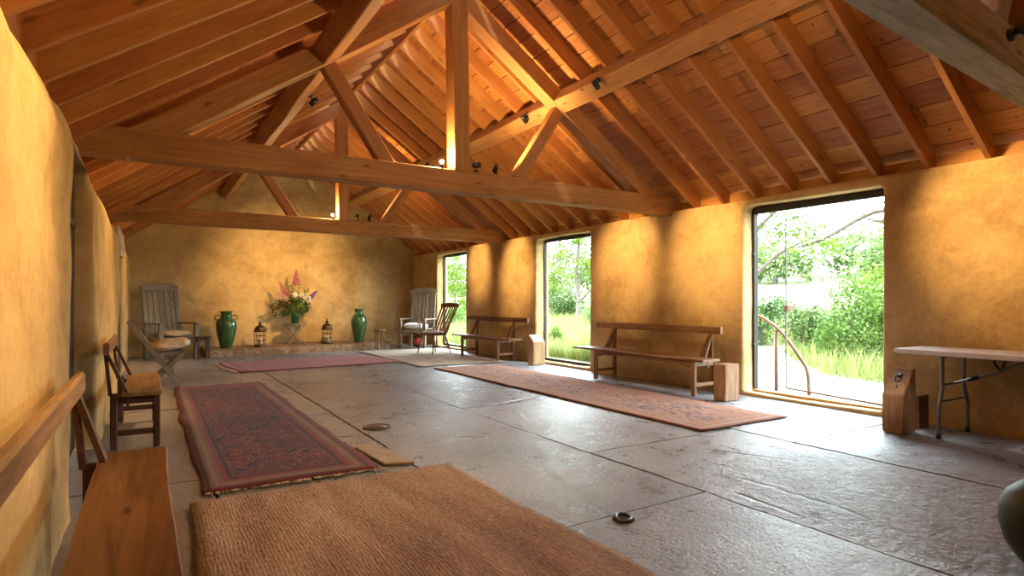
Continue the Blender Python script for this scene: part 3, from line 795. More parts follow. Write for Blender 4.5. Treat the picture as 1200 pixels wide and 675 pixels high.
# ------------------------------------------------------------------ slat-back wooden elbow chair by the far window
def elbow_chair(label, loc, rz):
    t = thing('wooden_chair', label, 'chair', loc, rz)
    mat = M['oldwood']; pm = M['teak']
    bm = bmesh.new()
    pts = []
    for k in range(36):
        a = 2 * PI * k / 36; x, y = math.cos(a), math.sin(a)
        sg = lambda v, e: math.copysign(abs(v) ** e, v)
        pts.append((sg(x, .6) * .255, sg(y, .6) * .235, 0.40))
    prism_bm(pts, (0, 0, .036), bm)
    mobj('seat', bm, mat, t)
    prof = lambda L: [(0.0, 0.0), (0.012, 0.0), (0.016, 0.03), (0.012, 0.07), (0.02, 0.16), (0.024, 0.22), (0.016, 0.27), (0.021, 0.30), (0.016, 0.34), (0.013, L), (0, L)]
    for sx, sy in ((-1, -1), (1, -1), (-1, 1), (1, 1)):
        p0 = Vector((sx * .235, sy * .24 + (.05 if sy > 0 else -.02), 0)); p1 = Vector((sx * .18, sy * .17, 0.405)); L = (p1 - p0).length
        o = lathe('leg', prof(L), mat, t, tuple(p0), 16); o.rotation_euler = (p1 - p0).to_track_quat('Z', 'Y').to_euler()
    for s in (-1, 1): tube('stretcher', [(s * .215, -.215, .15), (s * .212, 0, .152), (s * .215, .24, .15)], 0.011, mat, t, radii=[.008, .014, .008])
    tube('stretcher', [(-.21, .02, .15), (0, .02, .15), (.21, .02, .15)], 0.011, mat, t, radii=[.008, .013, .008])
    # raked back
    H = 1.06; yt = 0.52
    top = lambda x: Vector((x * 1.18, yt - 0.03 * (1 - (x / .2) ** 2) * 0 + .0, H - 0.02))
    for k in range(7):
        x = -.2 + k * .4 / 6
        edge = k in (0, 6)
        c = 0.03 * (1 - (x / .2) ** 2)
        pts = [(x, .19 + c, .43), (x * 1.07, .30 + c, .66), (x * 1.14, .42 + c, .88), (x * 1.18, .51 + c, 1.03)]
        if edge: tube('back_post', bez(pts, 4), 0.019, mat, t)
        else:
            P = bez(pts, 4); bmx = bmesh.new(); ring = []
            for p in P: ring.append([bmx.verts.new(p + Vector(q)) for q in ((-.019, -.007, 0), (.019, -.007, 0), (.019, .007, 0), (-.019, .007, 0))])
            for a, b2 in zip(ring, ring[1:]):
                for j in range(4): bmx.faces.new((a[j], a[(j + 1) % 4], b2[(j + 1) % 4], b2[j]))
            bmx.faces.new(ring[0]); bmx.faces.new(ring[-1])
            mobj('back_slat', bmx, mat, t)
    bmx = bmesh.new(); rings = []
    for k in range(13):
        x = -.275 + k * .55 / 12; c = 0.035 * (1 - (x / .275) ** 2); zt = .075 + .025 * (1 - (x / .275) ** 2)
        rings.append([bmx.verts.new((x, .505 + c + dy, 1.01 + dz)) for dy, dz in ((-.014, 0), (.012, -.004), (.024, zt), (0, zt + .004))])
    for a, b2 in zip(rings, rings[1:]):
        for j in range(4): bmx.faces.new((a[j], a[(j + 1) % 4], b2[(j + 1) % 4], b2[j]))
    bmx.faces.new(rings[0]); bmx.faces.new(rings[-1])
    mobj('crest_rail', bmx, mat, t, smooth=False)
    for s in (-1, 1):
        bar('armrest', (s * .27, -.21, .665), (s * .222, .33, .69), .05, .022, pm, t, bev=.008)
        for y, in ((-.16,), (-.02,)): tube('arm_spindle', [(s * .232, y, .43), (s * .25, y - .01, .55), (s * .262, y - .01, .66)], .01, mat, t)
    return t
EC = (5.36, 12.14, 0.014); ER = -R90 + 0.36
elbow_chair('slat-back wooden elbow chair with raked back facing left before the far window', EC, ER)
tag(cushion('cushion', loc_rot(EC, 0, -0.01, 0.478, ER), (0.40, 0.39, 0.06), M['cloth_white'], rot=(0, 0, ER), seed=2), 'thin pale seat pad on the slat-back elbow chair', 'cushion')

# ------------------------------------------------------------------ folding garden chair with sheepskin
t = thing('folding_chair', 'grey wooden folding chair opened sideways near the left wall', 'chair', (0.1, 9.68, 0), 0)
w = 0.235
for s in (-1, 1):
    bar('back_leg_frame', (-.34, s * w, 0.90), (0.25, s * w, 0.0), 0.026, 0.058, M['greywood'], t, up=(1, 0, 1), bev=.004)
    bar('front_leg_frame', (.32, s * (w - .03), 0.44), (-.12, s * (w - .03), 0.0), 0.026, 0.052, M['greywood'], t, up=(1, 0, -1), bev=.004)
    bar('seat_rail', (-.10, s * (w - .06), 0.435), (.34, s * (w - .06), 0.445), 0.022, 0.035, M['greywood'], t, bev=.003)
for k in range(6):
    x = -.07 + k * .075
    bar('seat_slat', (x, -w + .035, .468), (x, w - .035, .468), .055, .014, M['greywood'], t, bev=.003)
for k in range(5):
    y = -w + .06 + k * (2 * w - .12) / 4
    bar('back_slat', (-.065, y, .535), (-.335, y, .90), .045, .012, M['teak'], t, up=(1, 0, .7), bev=.003)
bar('back_rail', (-.335, -w, .885), (-.335, w, .885), .02, .045, M['greywood'], t)
bar('back_rail', (-.08, -w, .545), (-.08, w, .545), .02, .045, M['greywood'], t)
bar('foot_rail', (.17, -w, .115), (.17, w, .115), .02, .03, M['greywood'], t)
bar('foot_rail', (-.06, -w + .03, .06), (-.06, w - .03, .06), .02, .03, M['greywood'], t)
def sheepskin():
    bm = bmesh.new()
    bmesh.ops.create_uvsphere(bm, u_segments=72, v_segments=36, radius=1)
    sg = lambda v, e: math.copysign(abs(v) ** e, v)
    for v in bm.verts:
        x, y, z = v.co; m = 1 + .12 * noise.noise((x * 2, y * 2, z * 2)) + .05 * noise.noise((x * 9, y * 9, z * 9))
        v.co = (sg(x, .6) * .265 * m, sg(y, .6) * .255 * m, (z * .10 if z > 0 else z * .055) * m + (.02 * x))
    return mobj('sheepskin', bm, M['sheep'], smooth=True)
o = sheepskin(); o.location = (0.235, 9.68, 0.535); o.rotation_euler = (0, math.radians(-4), 0)
tag(o, 'tan and cream sheepskin lying on the folding chair seat', 'sheepskin')

# ------------------------------------------------------------------ stools
t = thing('stool', 'small dark square stool beside the grey armchair and green vase', 'stool', (0.92, 13.62, 0.0), 0.2, None)
bar('top', (-.13, 0, .435), (.13, 0, .435), .24, .03, M['darkwood'], t, bev=.006)
for sx in (-1, 1):
    for sy in (-1, 1): bar('leg', (sx * .105, sy * .095, 0), (sx * .095, sy * .085, .422), .034, .034, M['darkwood'], t, up=(0, 1, 0))
    bar('rail', (sx * .10, -.09, .38), (sx * .10, .09, .38), .02, .05, M['darkwood'], t)
for sy in (-1, 1): bar('rail', (-.1, sy * .09, .38), (.1, sy * .09, .38), .02, .05, M['darkwood'], t)
t = thing('stool', 'small round brown stool beside the right green vase', 'stool', (4.76, 13.98, 0.0), 0.4, None)
lathe('top', [(0, .44), (.125, .44), (.135, .448), (.135, .468), (.125, .475), (0, .475)], M['oldwood'], t)
for k in range(4):
    a = k * PI / 2 + .5
    tube('leg', [(.12 * math.cos(a), .12 * math.sin(a), 0), (.10 * math.cos(a), .10 * math.sin(a), .22), (.085 * math.cos(a), .085 * math.sin(a), .45)], .015, M['oldwood'], t, radii=[.012, .017, .013])

# ------------------------------------------------------------------ vases, lanterns, flower table on the plinth
ZL = 0.145
def urn(label, loc, h, rz, R=0.21, handles=True, shoulder=.70):
    t = thing('vase', label, 'vase', loc, rz, 'tall green glazed vases')
    s = h / .84; q = R / .21
    prof = [(0, 0), (.105 * q, 0), (.115 * q, .012), (.13 * q, .08), (.165 * q, .22), (.197 * q, .38), (.21 * q, .50), (.205 * q, .58), (.18 * q, .645), (.135 * q, .685), (.112 * q, .70), (.106 * q, .73), (.11 * q, .80), (.135 * q, .828), (.142 * q, .84), (.125 * q, .838), (.095 * q, .80), (.09 * q, .70), (0, .69)]
    lathe('body', [(r, z * s) for r, z in prof], M['glaze'], t, seg=48)
    if handles:
        for sg in (-1, 1):
            tube('handle', bez([(sg * .175 * q, 0, .64 * s), (sg * .225 * q, 0, .665 * s), (sg * .235 * q, 0, .71 * s), (sg * .19 * q, 0, .745 * s), (sg * .105 * q, 0, .735 * s)], 5), .013, M['glaze'], t)
    return t
urn('green glazed vase with small shoulder handles on the left of the plinth', (1.42, 14.22, ZL), .80, 0.25)
urn('slimmer green glazed vase on the plinth beside the round stool', (4.44, 14.62, ZL), .83, 0.9, 0.195)

def lantern(label, loc):
    t = thing('lantern', label, 'lantern', loc, random.random(), 'bronze cage lanterns')
    lathe('base', [(0, 0), (.13, 0), (.135, .015), (.12, .035), (.125, .05), (0, .05)], M['bronze'], t, seg=24)
    for k in range(10):
        a = 2 * PI * k / 10
        tube('bar', [(.112 * math.cos(a), .112 * math.sin(a), .045), (.118 * math.cos(a), .118 * math.sin(a), .18), (.112 * math.cos(a), .112 * math.sin(a), .34)], .006, M['bronze'], t, 6)
    for z in (.14, .24):
        lathe('ring', [(.117, z - .006), (.124, z), (.117, z + .006), (.110, z), (.117, z - .006)], M['bronze'], t, seg=24)
    rf = lathe('roof', [(0, .33), (.13, .33), (.14, .345), (.135, .365), (.115, .375), (.118, .40), (.105, .43), (.07, .462), (.035, .48), (0, .485)], M['bronze'], t, seg=24)
    lathe('finial', [(0, .478), (.028, .48), (.028, .50), (.04, .515), (.03, .535), (.014, .55), (.022, .565), (.008, .60), (0, .61)], M['bronze'], rf, seg=20)
    c = lathe('candle', [(0, 0), (.045, 0), (.045, .12), (.04, .125), (0, .12)], M['candle'], None, (loc[0], loc[1], loc[2] + .051), 20)
    return t, c
for lab, loc, cl in (('bronze cage lantern on the plinth beside the left green vase', (2.12, 14.36, ZL), 'cream candle inside the left bronze lantern'),
                     ('bronze cage lantern on the plinth right of the flower table', (3.66, 14.60, ZL), 'cream candle inside the right bronze lantern')):
    t, c = lantern(lab, loc); tag(c, cl, 'candle')

FT = (2.90, 14.50)
t = thing('side_table', 'small folding tray table with crossed wooden legs under the flowers', 'side table', (FT[0], FT[1], ZL), 0.1)
lathe('tabletop', [(0, .475), (.26, .475), (.275, .482), (.275, .50), (.26, .507), (.25, .497), (0, .497)], M['palewood'], t)
for s in (-1, 1):
    for q in (-1, 1):
        bar('leg', (-q * .20, s * .13 + q * .013, 0), (q * .20, s * .13 + q * .013, .475), .022, .03, M['palewood'], t, up=(0, 1, 0))
for x in (-.185, .185): bar('foot_rail', (x, -.14, .04), (x, .14, .04), .018, .026, M['palewood'], t)
ZV = ZL + .499
v = lathe('flower_vase', [(0, 0), (.075, 0), (.085, .01), (.085, .20), (.095, .26), (.088, .26), (.078, .20), (.076, .03), (0, .03)], plain('dark_green_glass', (.01, .06, .03), .08), None, (FT[0], FT[1], ZV), 32)
tag(v, 'dark green glass vase of flowers on the tray table', 'vase')
leafm = [plain('leaf_green', (.10, .17, .03), .5, nscale=9, namt=.35), plain('leaf_dark', (.045, .085, .02), .5, nscale=9, namt=.35), plain('leaf_red', (.16, .07, .025), .5, nscale=9, namt=.3)]
def add_leaf(bm, p, d, L, w, bend=.25):
    d = Vector(d).normalized(); s = d.cross(Vector((random.gauss(0, .4), random.gauss(0, .4), 1))).normalized(); n = s.cross(d)
    a = bm.verts.new(p); m1 = Vector(p) + d * L * .5 + n * L * bend * .5; e = bm.verts.new(Vector(p) + d * L - n * L * bend * .2)
    l = bm.verts.new(m1 + s * w); r = bm.verts.new(m1 - s * w)
    bm.faces.new((a, l, e)); bm.faces.new((a, e, r))
C0 = Vector((FT[0], FT[1], ZV + .26))
def spray(name, n, ctr, rad, leaves, mats, label):
    bm = bmesh.new()
    for k in range(n):
        d = Vector((random.gauss(0, 1), random.gauss(0, .7), random.gauss(.25, .7))).normalized()
        tip = C0 + Vector(ctr) + Vector((d.x * rad[0], d.y * rad[1], d.z * rad[2]))
        mid = (C0 + tip) / 2 + Vector((0, 0, .05))
        root = C0 + Vector((random.uniform(-.04, .04), random.uniform(-.04, .04), -.12))
        tube_bm([root, mid, tip], .004, 5, bm)
        for j in range(leaves):
            q = mid.lerp(tip, random.uniform(.1, 1.05)) + Vector((random.gauss(0, .02), random.gauss(0, .02), random.gauss(0, .02)))
            add_leaf(bm, q, Vector((random.gauss(0, 1), random.gauss(0, 1), random.gauss(.2, .8))), random.uniform(.05, .10), random.uniform(.014, .026))
    for f in bm.faces: f.material_index = random.choice((0, 0, 1)) if False else (int(f.calc_center_median().x * 40) % len(mats))
    o = mobj(name, bm, mats[0], mats=mats[1:])
    return tag(o, label, 'foliage', kind='stuff')
spray('foliage', 46, (0, 0, .10), (.36, .22, .24), 12, [leafm[1], leafm[0]], 'mass of dark green leaves spilling over the flower vase')
spray('foliage', 18, (-.34, 0, .06), (.20, .12, .28), 11, [leafm[2], leafm[1]], 'reddish leaf sprays hanging on the left of the bouquet')
spray('foliage', 12, (.08, 0, .50), (.22, .12, .24), 8, [leafm[0]], 'light green feathery sprigs standing up in the bouquet')
def lupin(label, tip, cols, L=.26, r=.05):
    t = thing('flower', label, 'flower', tuple(C0), 0, 'tall flower spikes in the bouquet')
    T = Vector(tip); d = T.normalized(); st = T - d * L
    tube('stem', bez([(0, 0, -.1), st * .5, st, T], 5), .005, leafm[0], t, 6)
    bm = bmesh.new()
    n = 70
    for k in range(n):
        u = k / n; a = k * 2.4
        rr = r * (1 - u) ** .7 + .006
        q = d.to_track_quat('Z', 'Y')
        p = st + d * (u * L) + q @ Vector((math.cos(a) * rr, math.sin(a) * rr, 0))
        bmesh.ops.create_icosphere(bm, subdivisions=1, radius=.016 * (1.15 - .6 * u), matrix=Matrix.Translation(p))
    mobj('flower_head', bm, cols, t, smooth=True)
pk = plain('pink_petals', (.50, .10, .20), .7); mg = plain('magenta_petals', (.40, .035, .16), .7); pp = plain('purple_petals', (.20, .07, .30), .7); pl = plain('pale_pink_petals', (.66, .42, .36), .7); wt = plain('white_petals', (.55, .50, .40), .7)
lupin('upright magenta flower spike at the top of the bouquet', (.03, 0, .98), mg, .34, .065)
lupin('pink flower spike leaning left in the bouquet', (-.34, 0, .70), pk, .34, .06)
lupin('pale blush flower spike leaning furthest left in the bouquet', (-.40, 0.02, .52), pl, .32, .07)
lupin('purple flower spike leaning right in the bouquet', (.50, 0, .50), pp, .24, .05)
for lab, c, r in (('white flower head at the right edge of the bouquet', (.28, -.06, .30), .085), ('white flower head at the upper middle of the bouquet', (.15, -.06, .38), .08), ('small white flower head beneath the magenta spike', (-.02, -.06, .40), .065)):
    bm = bmesh.new()
    for k in range(60):
        d = Vector((random.gauss(0, 1), random.gauss(0, 1), random.gauss(0, 1))).normalized()
        bmesh.ops.create_icosphere(bm, subdivisions=1, radius=.02, matrix=Matrix.Translation(d * r * .85))
    t = thing('flower', lab, 'flower', tuple(C0 + Vector(c)), 0, 'white flower heads in the bouquet')
    mobj('flower_head', bm, wt, t, smooth=True)
    tube('stem', [(0, 0, 0), -Vector(c) * .5, -Vector(c) + Vector((0, 0, -.06))], .005, leafm[0], t, 6)

# round dark green pot at the right edge
lab = lathe('pot', [(0, 0), (.09, 0), (.13, .03), (.175, .10), (.20, .19), (.195, .26), (.17, .32), (.12, .365), (.09, .38), (.088, .41), (.105, .425), (.09, .42), (.075, .39), (.08, .36), (0, .34)], M['glaze_dark'], None, (3.335, 0.975, 0), 56)
tag(lab, 'round dark green pot on the floor cut by the right edge', 'pot')

# ------------------------------------------------------------------ wooden blocks
def block(label, loc, rz, w, d, h0, h1, mat, ring=False, plate=False, cat='wooden block'):
    """local -Y is the low front, top slopes up from h0 (front) to h1 (back)"""
    t = thing('wooden_block', label, cat, loc, rz, None)
    poly = [(-w / 2, -d / 2, 0), (-w / 2, d / 2, 0), (-w / 2, d / 2, h1), (-w / 2, d / 2 - (.03 if h1 > h0 else 0), h1), (-w / 2, -d / 2, h0)]
    bm = prism_bm(poly, (w, 0, 0))
    bmesh.ops.remove_doubles(bm, verts=bm.verts, dist=1e-5)
    bmesh.ops.bevel(bm, geom=bm.edges[:], offset=.007, segments=2, affect='EDGES')
    o = mobj('body', bm, mat, t)
    an = math.atan2(h1 - h0, d - .03); mid = Vector((0, -.015, (h0 + h1) / 2))
    nrm = Vector((0, -math.sin(an), math.cos(an)))
    if plate:
        o = box('plate', mid + nrm * .004, (w * .8, d * 1.0, .008), M['white'], t, .002, (an, 0, 0))
        o = box('slot_ring', mid + nrm * .009, (.001, .001, .001), M['black'], t, 0)
        bpy.data.objects.remove(o)
        o = lathe('emblem', [(.030, 0), (.044, 0), (.044, .004), (.030, .004), (.030, 0)], M['steel'], t, tuple(mid + nrm * .008), 24); o.rotation_euler = (an, 0, 0)
    if ring:
        o = lathe('ring_plate', [(0, 0), (.022, 0), (.022, .006), (0, .006)], M['black'], t, tuple(mid + nrm * .0 + Vector((0, .04, .045))), 16); o.rotation_euler = (an, 0, 0)
        q = Vector((0, -math.cos(an), -math.sin(an)))
        pts = [mid + nrm * .014 + Vector((0, .04, .045)) + Vector((.028 * math.sin(a), 0, 0)) + q * (.035 - .035 * math.cos(a)) for a in [2 * PI * k / 20 for k in range(21)]]
        tube('ring_handle', pts, .005, M['black'], t, 8)
        tube('hasp', [mid + nrm * .012 + q * .03, mid + nrm * .02 + q * .075 + Vector((.02, 0, 0))], .005, M['black'], t, 8)
    return t
block('squared oak block with flat top at the near end of the long right bench', (5.80, 4.685, 0), 0, .25, .17, .425, .425, M['block'])
block('wooden post with a sloped white plate beside the middle window', (6.08, 9.13, 0), 0, .26, .18, .41, .54, M['block'], plate=True)
block('wooden block with sloped top and black ring handle beside the glass door', (5.715, 2.755, 0), -R90, .175, .22, .335, .56, M['block'], ring=True)
o = box('small_box', (6.06, 2.775, .15), (.18, .14, .30), M['oldwood'], None, .006); tag(o, 'small brown wooden box on the floor under the white table end', 'box')
o.name = 'wooden_box'

# ------------------------------------------------------------------ folding table
t = thing('folding_table', 'white-topped folding table with grey tubular legs against the right wall', 'table', (5.955, 1.88, 0), 0)
bm = box_bm(.60, 1.83, .04, .0)
vert = [e for e in bm.edges if abs((e.verts[0].co - e.verts[1].co).z) > .01]
bmesh.ops.bevel(bm, geom=vert, offset=.05, segments=6, affect='EDGES')
bmesh.ops.bevel(bm, geom=[e for e in bm.edges if abs((e.verts[0].co - e.verts[1].co).z) < .001], offset=.008, segments=2, affect='EDGES')
o = mobj('tabletop', bm, M['white'], t); o.location = (0, 0, .72)
for yy, s in ((.55, 1), (-.55, -1)):
    for x in (-.25, .25):
        f = 1 if x > 0 else -1
        tube('leg', bez([(f * .20, yy, .70), (f * .20, yy, .48), (f * .20, yy, .42), (f * .265, yy, .26), (f * .265, yy, .20), (f * .265, yy, .0)], 6), .015, M['steel'], t)
        o = lathe('foot_cap', [(0, 0), (.019, 0), (.019, .04), (0, .04)], M['black'], t, (f * .265, yy, 0), 14)
    tube('cross_bar', [(-.24, yy, .31), (.24, yy, .31)], .010, M['steel'], t)
    tube('cross_bar', [(-.20, yy, .685), (.20, yy, .685)], .010, M['steel'], t)
    tube('brace', [(0, yy, .45), (0, yy * .42, .575), (0, yy * .12, .675)], .011, M['steel'], t)
    tube('brace_bar', [(-.20, yy, .45), (.20, yy, .45)], .010, M['steel'], t)
    tube('lock_collar', [(0, yy * .80, .492), (0, yy * .66, .523)], .017, M['black'], t)
    for x in (-.10, .10): tube('hinge_arm', [(x, yy * .40, .70), (x, yy * .40, .655), (x * .1, yy * .38, .588)], .009, M['black'], t)
# ------------------------------------------------------------------ rugs
def rug(name, x0, x1, y0, y1, label, mat, th=.012, wav=.02, wr=.006, z=.001, step=.05, seed=0, curl=None, cat='rug'):
    bm = bmesh.new(); cx, cy = (x0 + x1) / 2, (y0 + y1) / 2
    nx, ny = max(4, int((x1 - x0) / step)), max(4, int((y1 - y0) / step))
    top, bot = [], []
    for j in range(ny + 1):
        rt, rb = [], []
        for i in range(nx + 1):
            u, v = i / nx, j / ny
            x = x0 + (x1 - x0) * u + wav * noise.noise((u * 2, v * (y1 - y0) * 1.3, seed)) ; y = y0 + (y1 - y0) * v + wav * noise.noise((u * (x1 - x0) * 1.4, v * 2, seed + 5))
            h = max(0, wr * (noise.noise((x * 2.1, y * 1.7, seed + 9)) + .5 * noise.noise((x * 5, y * 1.2, seed)) + .25))
            ed = min(i, nx - i, j, ny - j)
            if ed == 0: h *= .3
            rt.append(bm.verts.new((x - cx, y - cy, z + th * (1 if ed else .75) + h))); rb.append(bm.verts.new((x - cx, y - cy, z)))
        top.append(rt); bot.append(rb)
    for j in range(ny):
        for i in range(nx):
            bm.faces.new((top[j][i], top[j][i + 1], top[j + 1][i + 1], top[j + 1][i])); bm.faces.new((bot[j][i], bot[j + 1][i], bot[j + 1][i + 1], bot[j][i + 1]))
    for j in range(ny):
        for i in (0, nx): bm.faces.new((top[j][i], top[j + 1][i], bot[j + 1][i], bot[j][i]))
    for i in range(nx):
        for j in (0, ny): bm.faces.new((top[j][i], top[j][i + 1], bot[j][i + 1], bot[j][i]))
    o = mobj(name, bm, mat); o.location = (cx, cy, 0)
    for p in o.data.polygons: p.use_smooth = True
    return tag(o, label, cat)

def rug_coords(nt, hx, hy, warp=.01):
    co = objco(nt, False)
    nz = nt.nodes.new('ShaderNodeTexNoise'); nz.inputs['Scale'].default_value = 9; nt.links.new(co, nz.inputs['Vector'])
    v = nt.nodes.new('ShaderNodeVectorMath'); v.operation = 'MULTIPLY_ADD'
    nt.links.new(nz.outputs['Color'], v.inputs[0]); v.inputs[1].default_value = (warp,) * 3; nt.links.new(co, v.inputs[2])
    s = nt.nodes.new('ShaderNodeSeparateXYZ'); nt.links.new(v.outputs[0], s.inputs[0])
    ax = mth(nt, 'SUBTRACT', hx, mth(nt, 'ABSOLUTE', s.outputs[0])); ay = mth(nt, 'SUBTRACT', hy, mth(nt, 'ABSOLUTE', s.outputs[1]))
    return co, s.outputs[0], s.outputs[1], ax, ay

def fabric(nt, b, co, c, wear=.25, bs=.5, fscale=130):
    f = noi(nt, co, fscale, 2, .6); w = noi(nt, co, 3.5, 5, .65)
    c = mixc(nt, mth(nt, 'MULTIPLY', ramp(nt, f, [(.3, 0), (.7, 1)]), .3), c, (.02, .01, .008))
    hs = nt.nodes.new('ShaderNodeHueSaturation'); nt.links.new(c, hs.inputs['Color'])
    nt.links.new(mth(nt, 'ADD', mth(nt, 'MULTIPLY', w, wear * 2), 1 - wear), hs.inputs['Value'])
    nt.links.new(hs.outputs[0], b.inputs['Base Color']); b.inputs['Roughness'].default_value = .95; b.inputs['Specular IOR Level'].default_value = .1
    b.inputs['Sheen Weight'].default_value = .12
    bump(nt, b, f, bs, .006)

def mat_redrug(hx, hy):
    m, nt, b, _ = new_mat('dark_red_rug')
    co, x, y, ax, ay = rug_coords(nt, hx, hy)
    # field: rows of small lozenges in navy and rust on dark red
    k = vor(nt, mapping(nt, co, (8, 6, 1)), 1.0); k2 = vor(nt, mapping(nt, co, (26, 20, 1)), 1.0)
    dia = mth(nt, 'PINGPONG', mth(nt, 'ADD', mth(nt, 'MULTIPLY', x, 7), mth(nt, 'PINGPONG', mth(nt, 'MULTIPLY', y, 5), .5)), .5)
    f = mixc(nt, ramp(nt, k, [(.28, 1), (.42, 0)]), (.115, .02, .016), (.014, .010, .026))
    f = mixc(nt, mth(nt, 'MULTIPLY', ramp(nt, k2, [(.2, 1), (.36, 0)]), .9), f, (.34, .13, .06))
    f = mixc(nt, mth(nt, 'MULTIPLY', ramp(nt, dia, [(.38, 0), (.42, 1)]), .55), f, (.26, .05, .035))
    f = mixc(nt, mth(nt, 'MULTIPLY', ramp(nt, noi(nt, co, 1.3, 3), [(.45, 0), (.62, 1)]), .5), f, (.045, .014, .018))
    d = mth(nt, 'MINIMUM', ax, mth(nt, 'MULTIPLY', ay, .9))
    bands = ramp(nt, mth(nt, 'MULTIPLY', d, 3.0), [(0, (.17, .03, .025)), (.13, (.03, .022, .035)), (.17, (.19, .085, .04)), (.24, (.27, .14, .07)), (.33, (.20, .09, .045)), (.42, (.22, .03, .022)), (.52, (.035, .02, .03)), (.60, (.19, .04, .03))], 'CONSTANT')
    bd = mixc(nt, mth(nt, 'MULTIPLY', ramp(nt, k2, [(.2, 1), (.3, 0)]), .5), bands, (.08, .03, .03))
    c = mixc(nt, ramp(nt, d, [(.205, 0), (.215, 1)]), bd, f)
    # the end nearest the garden is a plainer, pinker band
    c = mixc(nt, mth(nt, 'MULTIPLY', ramp(nt, mth(nt, 'ADD', mth(nt, 'MULTIPLY', y, .2), .5), [(.90, 0), (.93, 1)]), .75), c, (.22, .045, .045))
    fabric(nt, b, co, c, .3)
    return m
def mat_pinkrug(hx, hy):
    m, nt, b, _ = new_mat('faded_pink_rug')
    co, x, y, ax, ay = rug_coords(nt, hx, hy)
    d = mth(nt, 'MINIMUM', mth(nt, 'MULTIPLY', ax, .8), ay)
    k = vor(nt, mapping(nt, co, (10, 12, 1)), 1.0)
    f = mixc(nt, ramp(nt, k, [(.2, 1), (.4, 0)]), (.42, .13, .13), (.26, .075, .085))
    bands = ramp(nt, mth(nt, 'MULTIPLY', d, 3), [(0, (.36, .10, .10)), (.16, (.50, .24, .22)), (.28, (.30, .075, .085)), (.5, (.47, .19, .18))], 'CONSTANT')
    c = mixc(nt, ramp(nt, d, [(.2, 0), (.21, 1)]), bands, f)
    fabric(nt, b, co, c, .2)
    return m
def mat_orangerug(hx, hy):
    m, nt, b, _ = new_mat('worn_orange_rug')
    co, x, y, ax, ay = rug_coords(nt, hx, hy)
    d = mth(nt, 'MINIMUM', ax, ay)
    k = vor(nt, mapping(nt, co, (9, 8, 1)), 1.0); k2 = vor(nt, mapping(nt, co, (24, 22, 1)), 1.0)
    f = mixc(nt, ramp(nt, k2, [(.2, 1), (.36, 0)]), (.36, .17, .10), (.45, .30, .21))
    # scattered indigo flower clusters down the middle
    cl = ramp(nt, noi(nt, mapping(nt, co, (2.2, 1.5, 1)), 1.4, 2, .5), [(.42, 0), (.46, 1)])
    cen = ramp(nt, d, [(.20, 0), (.30, 1)])
    spots = mth(nt, 'MULTIPLY', ramp(nt, vor(nt, mapping(nt, co, (17, 13, 1)), 1.0), [(.38, 1), (.50, 0)]), mth(nt, 'MULTIPLY', cl, cen))
    f = mixc(nt, mth(nt, 'MULTIPLY', spots, .85), f, (.04, .04, .09))
    f = mixc(nt, mth(nt, 'MULTIPLY', ramp(nt, k, [(.18, 1), (.28, 0)]), .5), f, (.38, .10, .06))
    bands = ramp(nt, mth(nt, 'MULTIPLY', d, 3), [(0, (.13, .06, .045)), (.05, (.36, .14, .08)), (.20, (.45, .28, .19)), (.34, (.32, .12, .07)), (.46, (.40, .21, .13))], 'CONSTANT')
    bd = mixc(nt, mth(nt, 'MULTIPLY', ramp(nt, k2, [(.2, 1), (.3, 0)]), .5), bands, (.30, .14, .12))
    c = mixc(nt, ramp(nt, d, [(.19, 0), (.20, 1)]), bd, f)
    c = mixc(nt, mth(nt, 'MULTIPLY', ramp(nt, noi(nt, co, 2.1, 5, .7), [(.5, 0), (.68, 1)]), .4), c, (.42, .28, .20))
    fabric(nt, b, co, c, .2)
    return m
def mat_jute():
    m, nt, b, _ = new_mat('woven_jute')
    co = objco(nt, False)
    s = nt.nodes.new('ShaderNodeSeparateXYZ'); nt.links.new(co, s.inputs[0])
    wx = noi(nt, mapping(nt, co, (3, 3, 1)), 2, 3)
    xx = mth(nt, 'ADD', s.outputs[0], mth(nt, 'MULTIPLY', wx, .03))
    rows = mth(nt, 'SINE', mth(nt, 'MULTIPLY', xx, 2 * PI / .017))
    knots = noi(nt, mapping(nt, co, (75, 22, 1)), 1.0, 3, .6)
    cross = mth(nt, 'SINE', mth(nt, 'ADD', mth(nt, 'MULTIPLY', s.outputs[1], 2 * PI / .045), mth(nt, 'MULTIPLY', noi(nt, co, 30, 2), 9)))
    v = mth(nt, 'ADD', mth(nt, 'MULTIPLY', rows, .06), mth(nt, 'ADD', mth(nt, 'MULTIPLY', cross, .03), knots))
    big = noi(nt, mapping(nt, co, (3.2, .55, 1)), 1.6, 4, .6)
    v2 = mth(nt, 'ADD', mth(nt, 'MULTIPLY', v, .75), mth(nt, 'MULTIPLY', mth(nt, 'SUBTRACT', big, .5), .8))
    c = ramp(nt, v2, [(.18, (.23, .145, .092)), (.40, (.42, .29, .195)), (.64, (.60, .455, .33))])
    nt.links.new(c, b.inputs['Base Color']); b.inputs['Roughness'].default_value = .92; b.inputs['Specular IOR Level'].default_value = .15
    bump(nt, b, v, 1.0, .012)
    return m
def mat_mat():
    m, nt, b, _ = new_mat('beige_mat')
    co = objco(nt, False)
    c = ramp(nt, noi(nt, co, 6, 4), [(.35, (.34, .27, .19)), (.65, (.46, .38, .28))])
    fabric(nt, b, co, c, .15)
    return m
o = rug('rug', .27, 1.36, 4.03, 9.18, 'long dark red patterned runner on the left floor in front of the short bench', mat_redrug(.545, 2.575), .010, .05, .008, seed=3)
bm = bmesh.new()
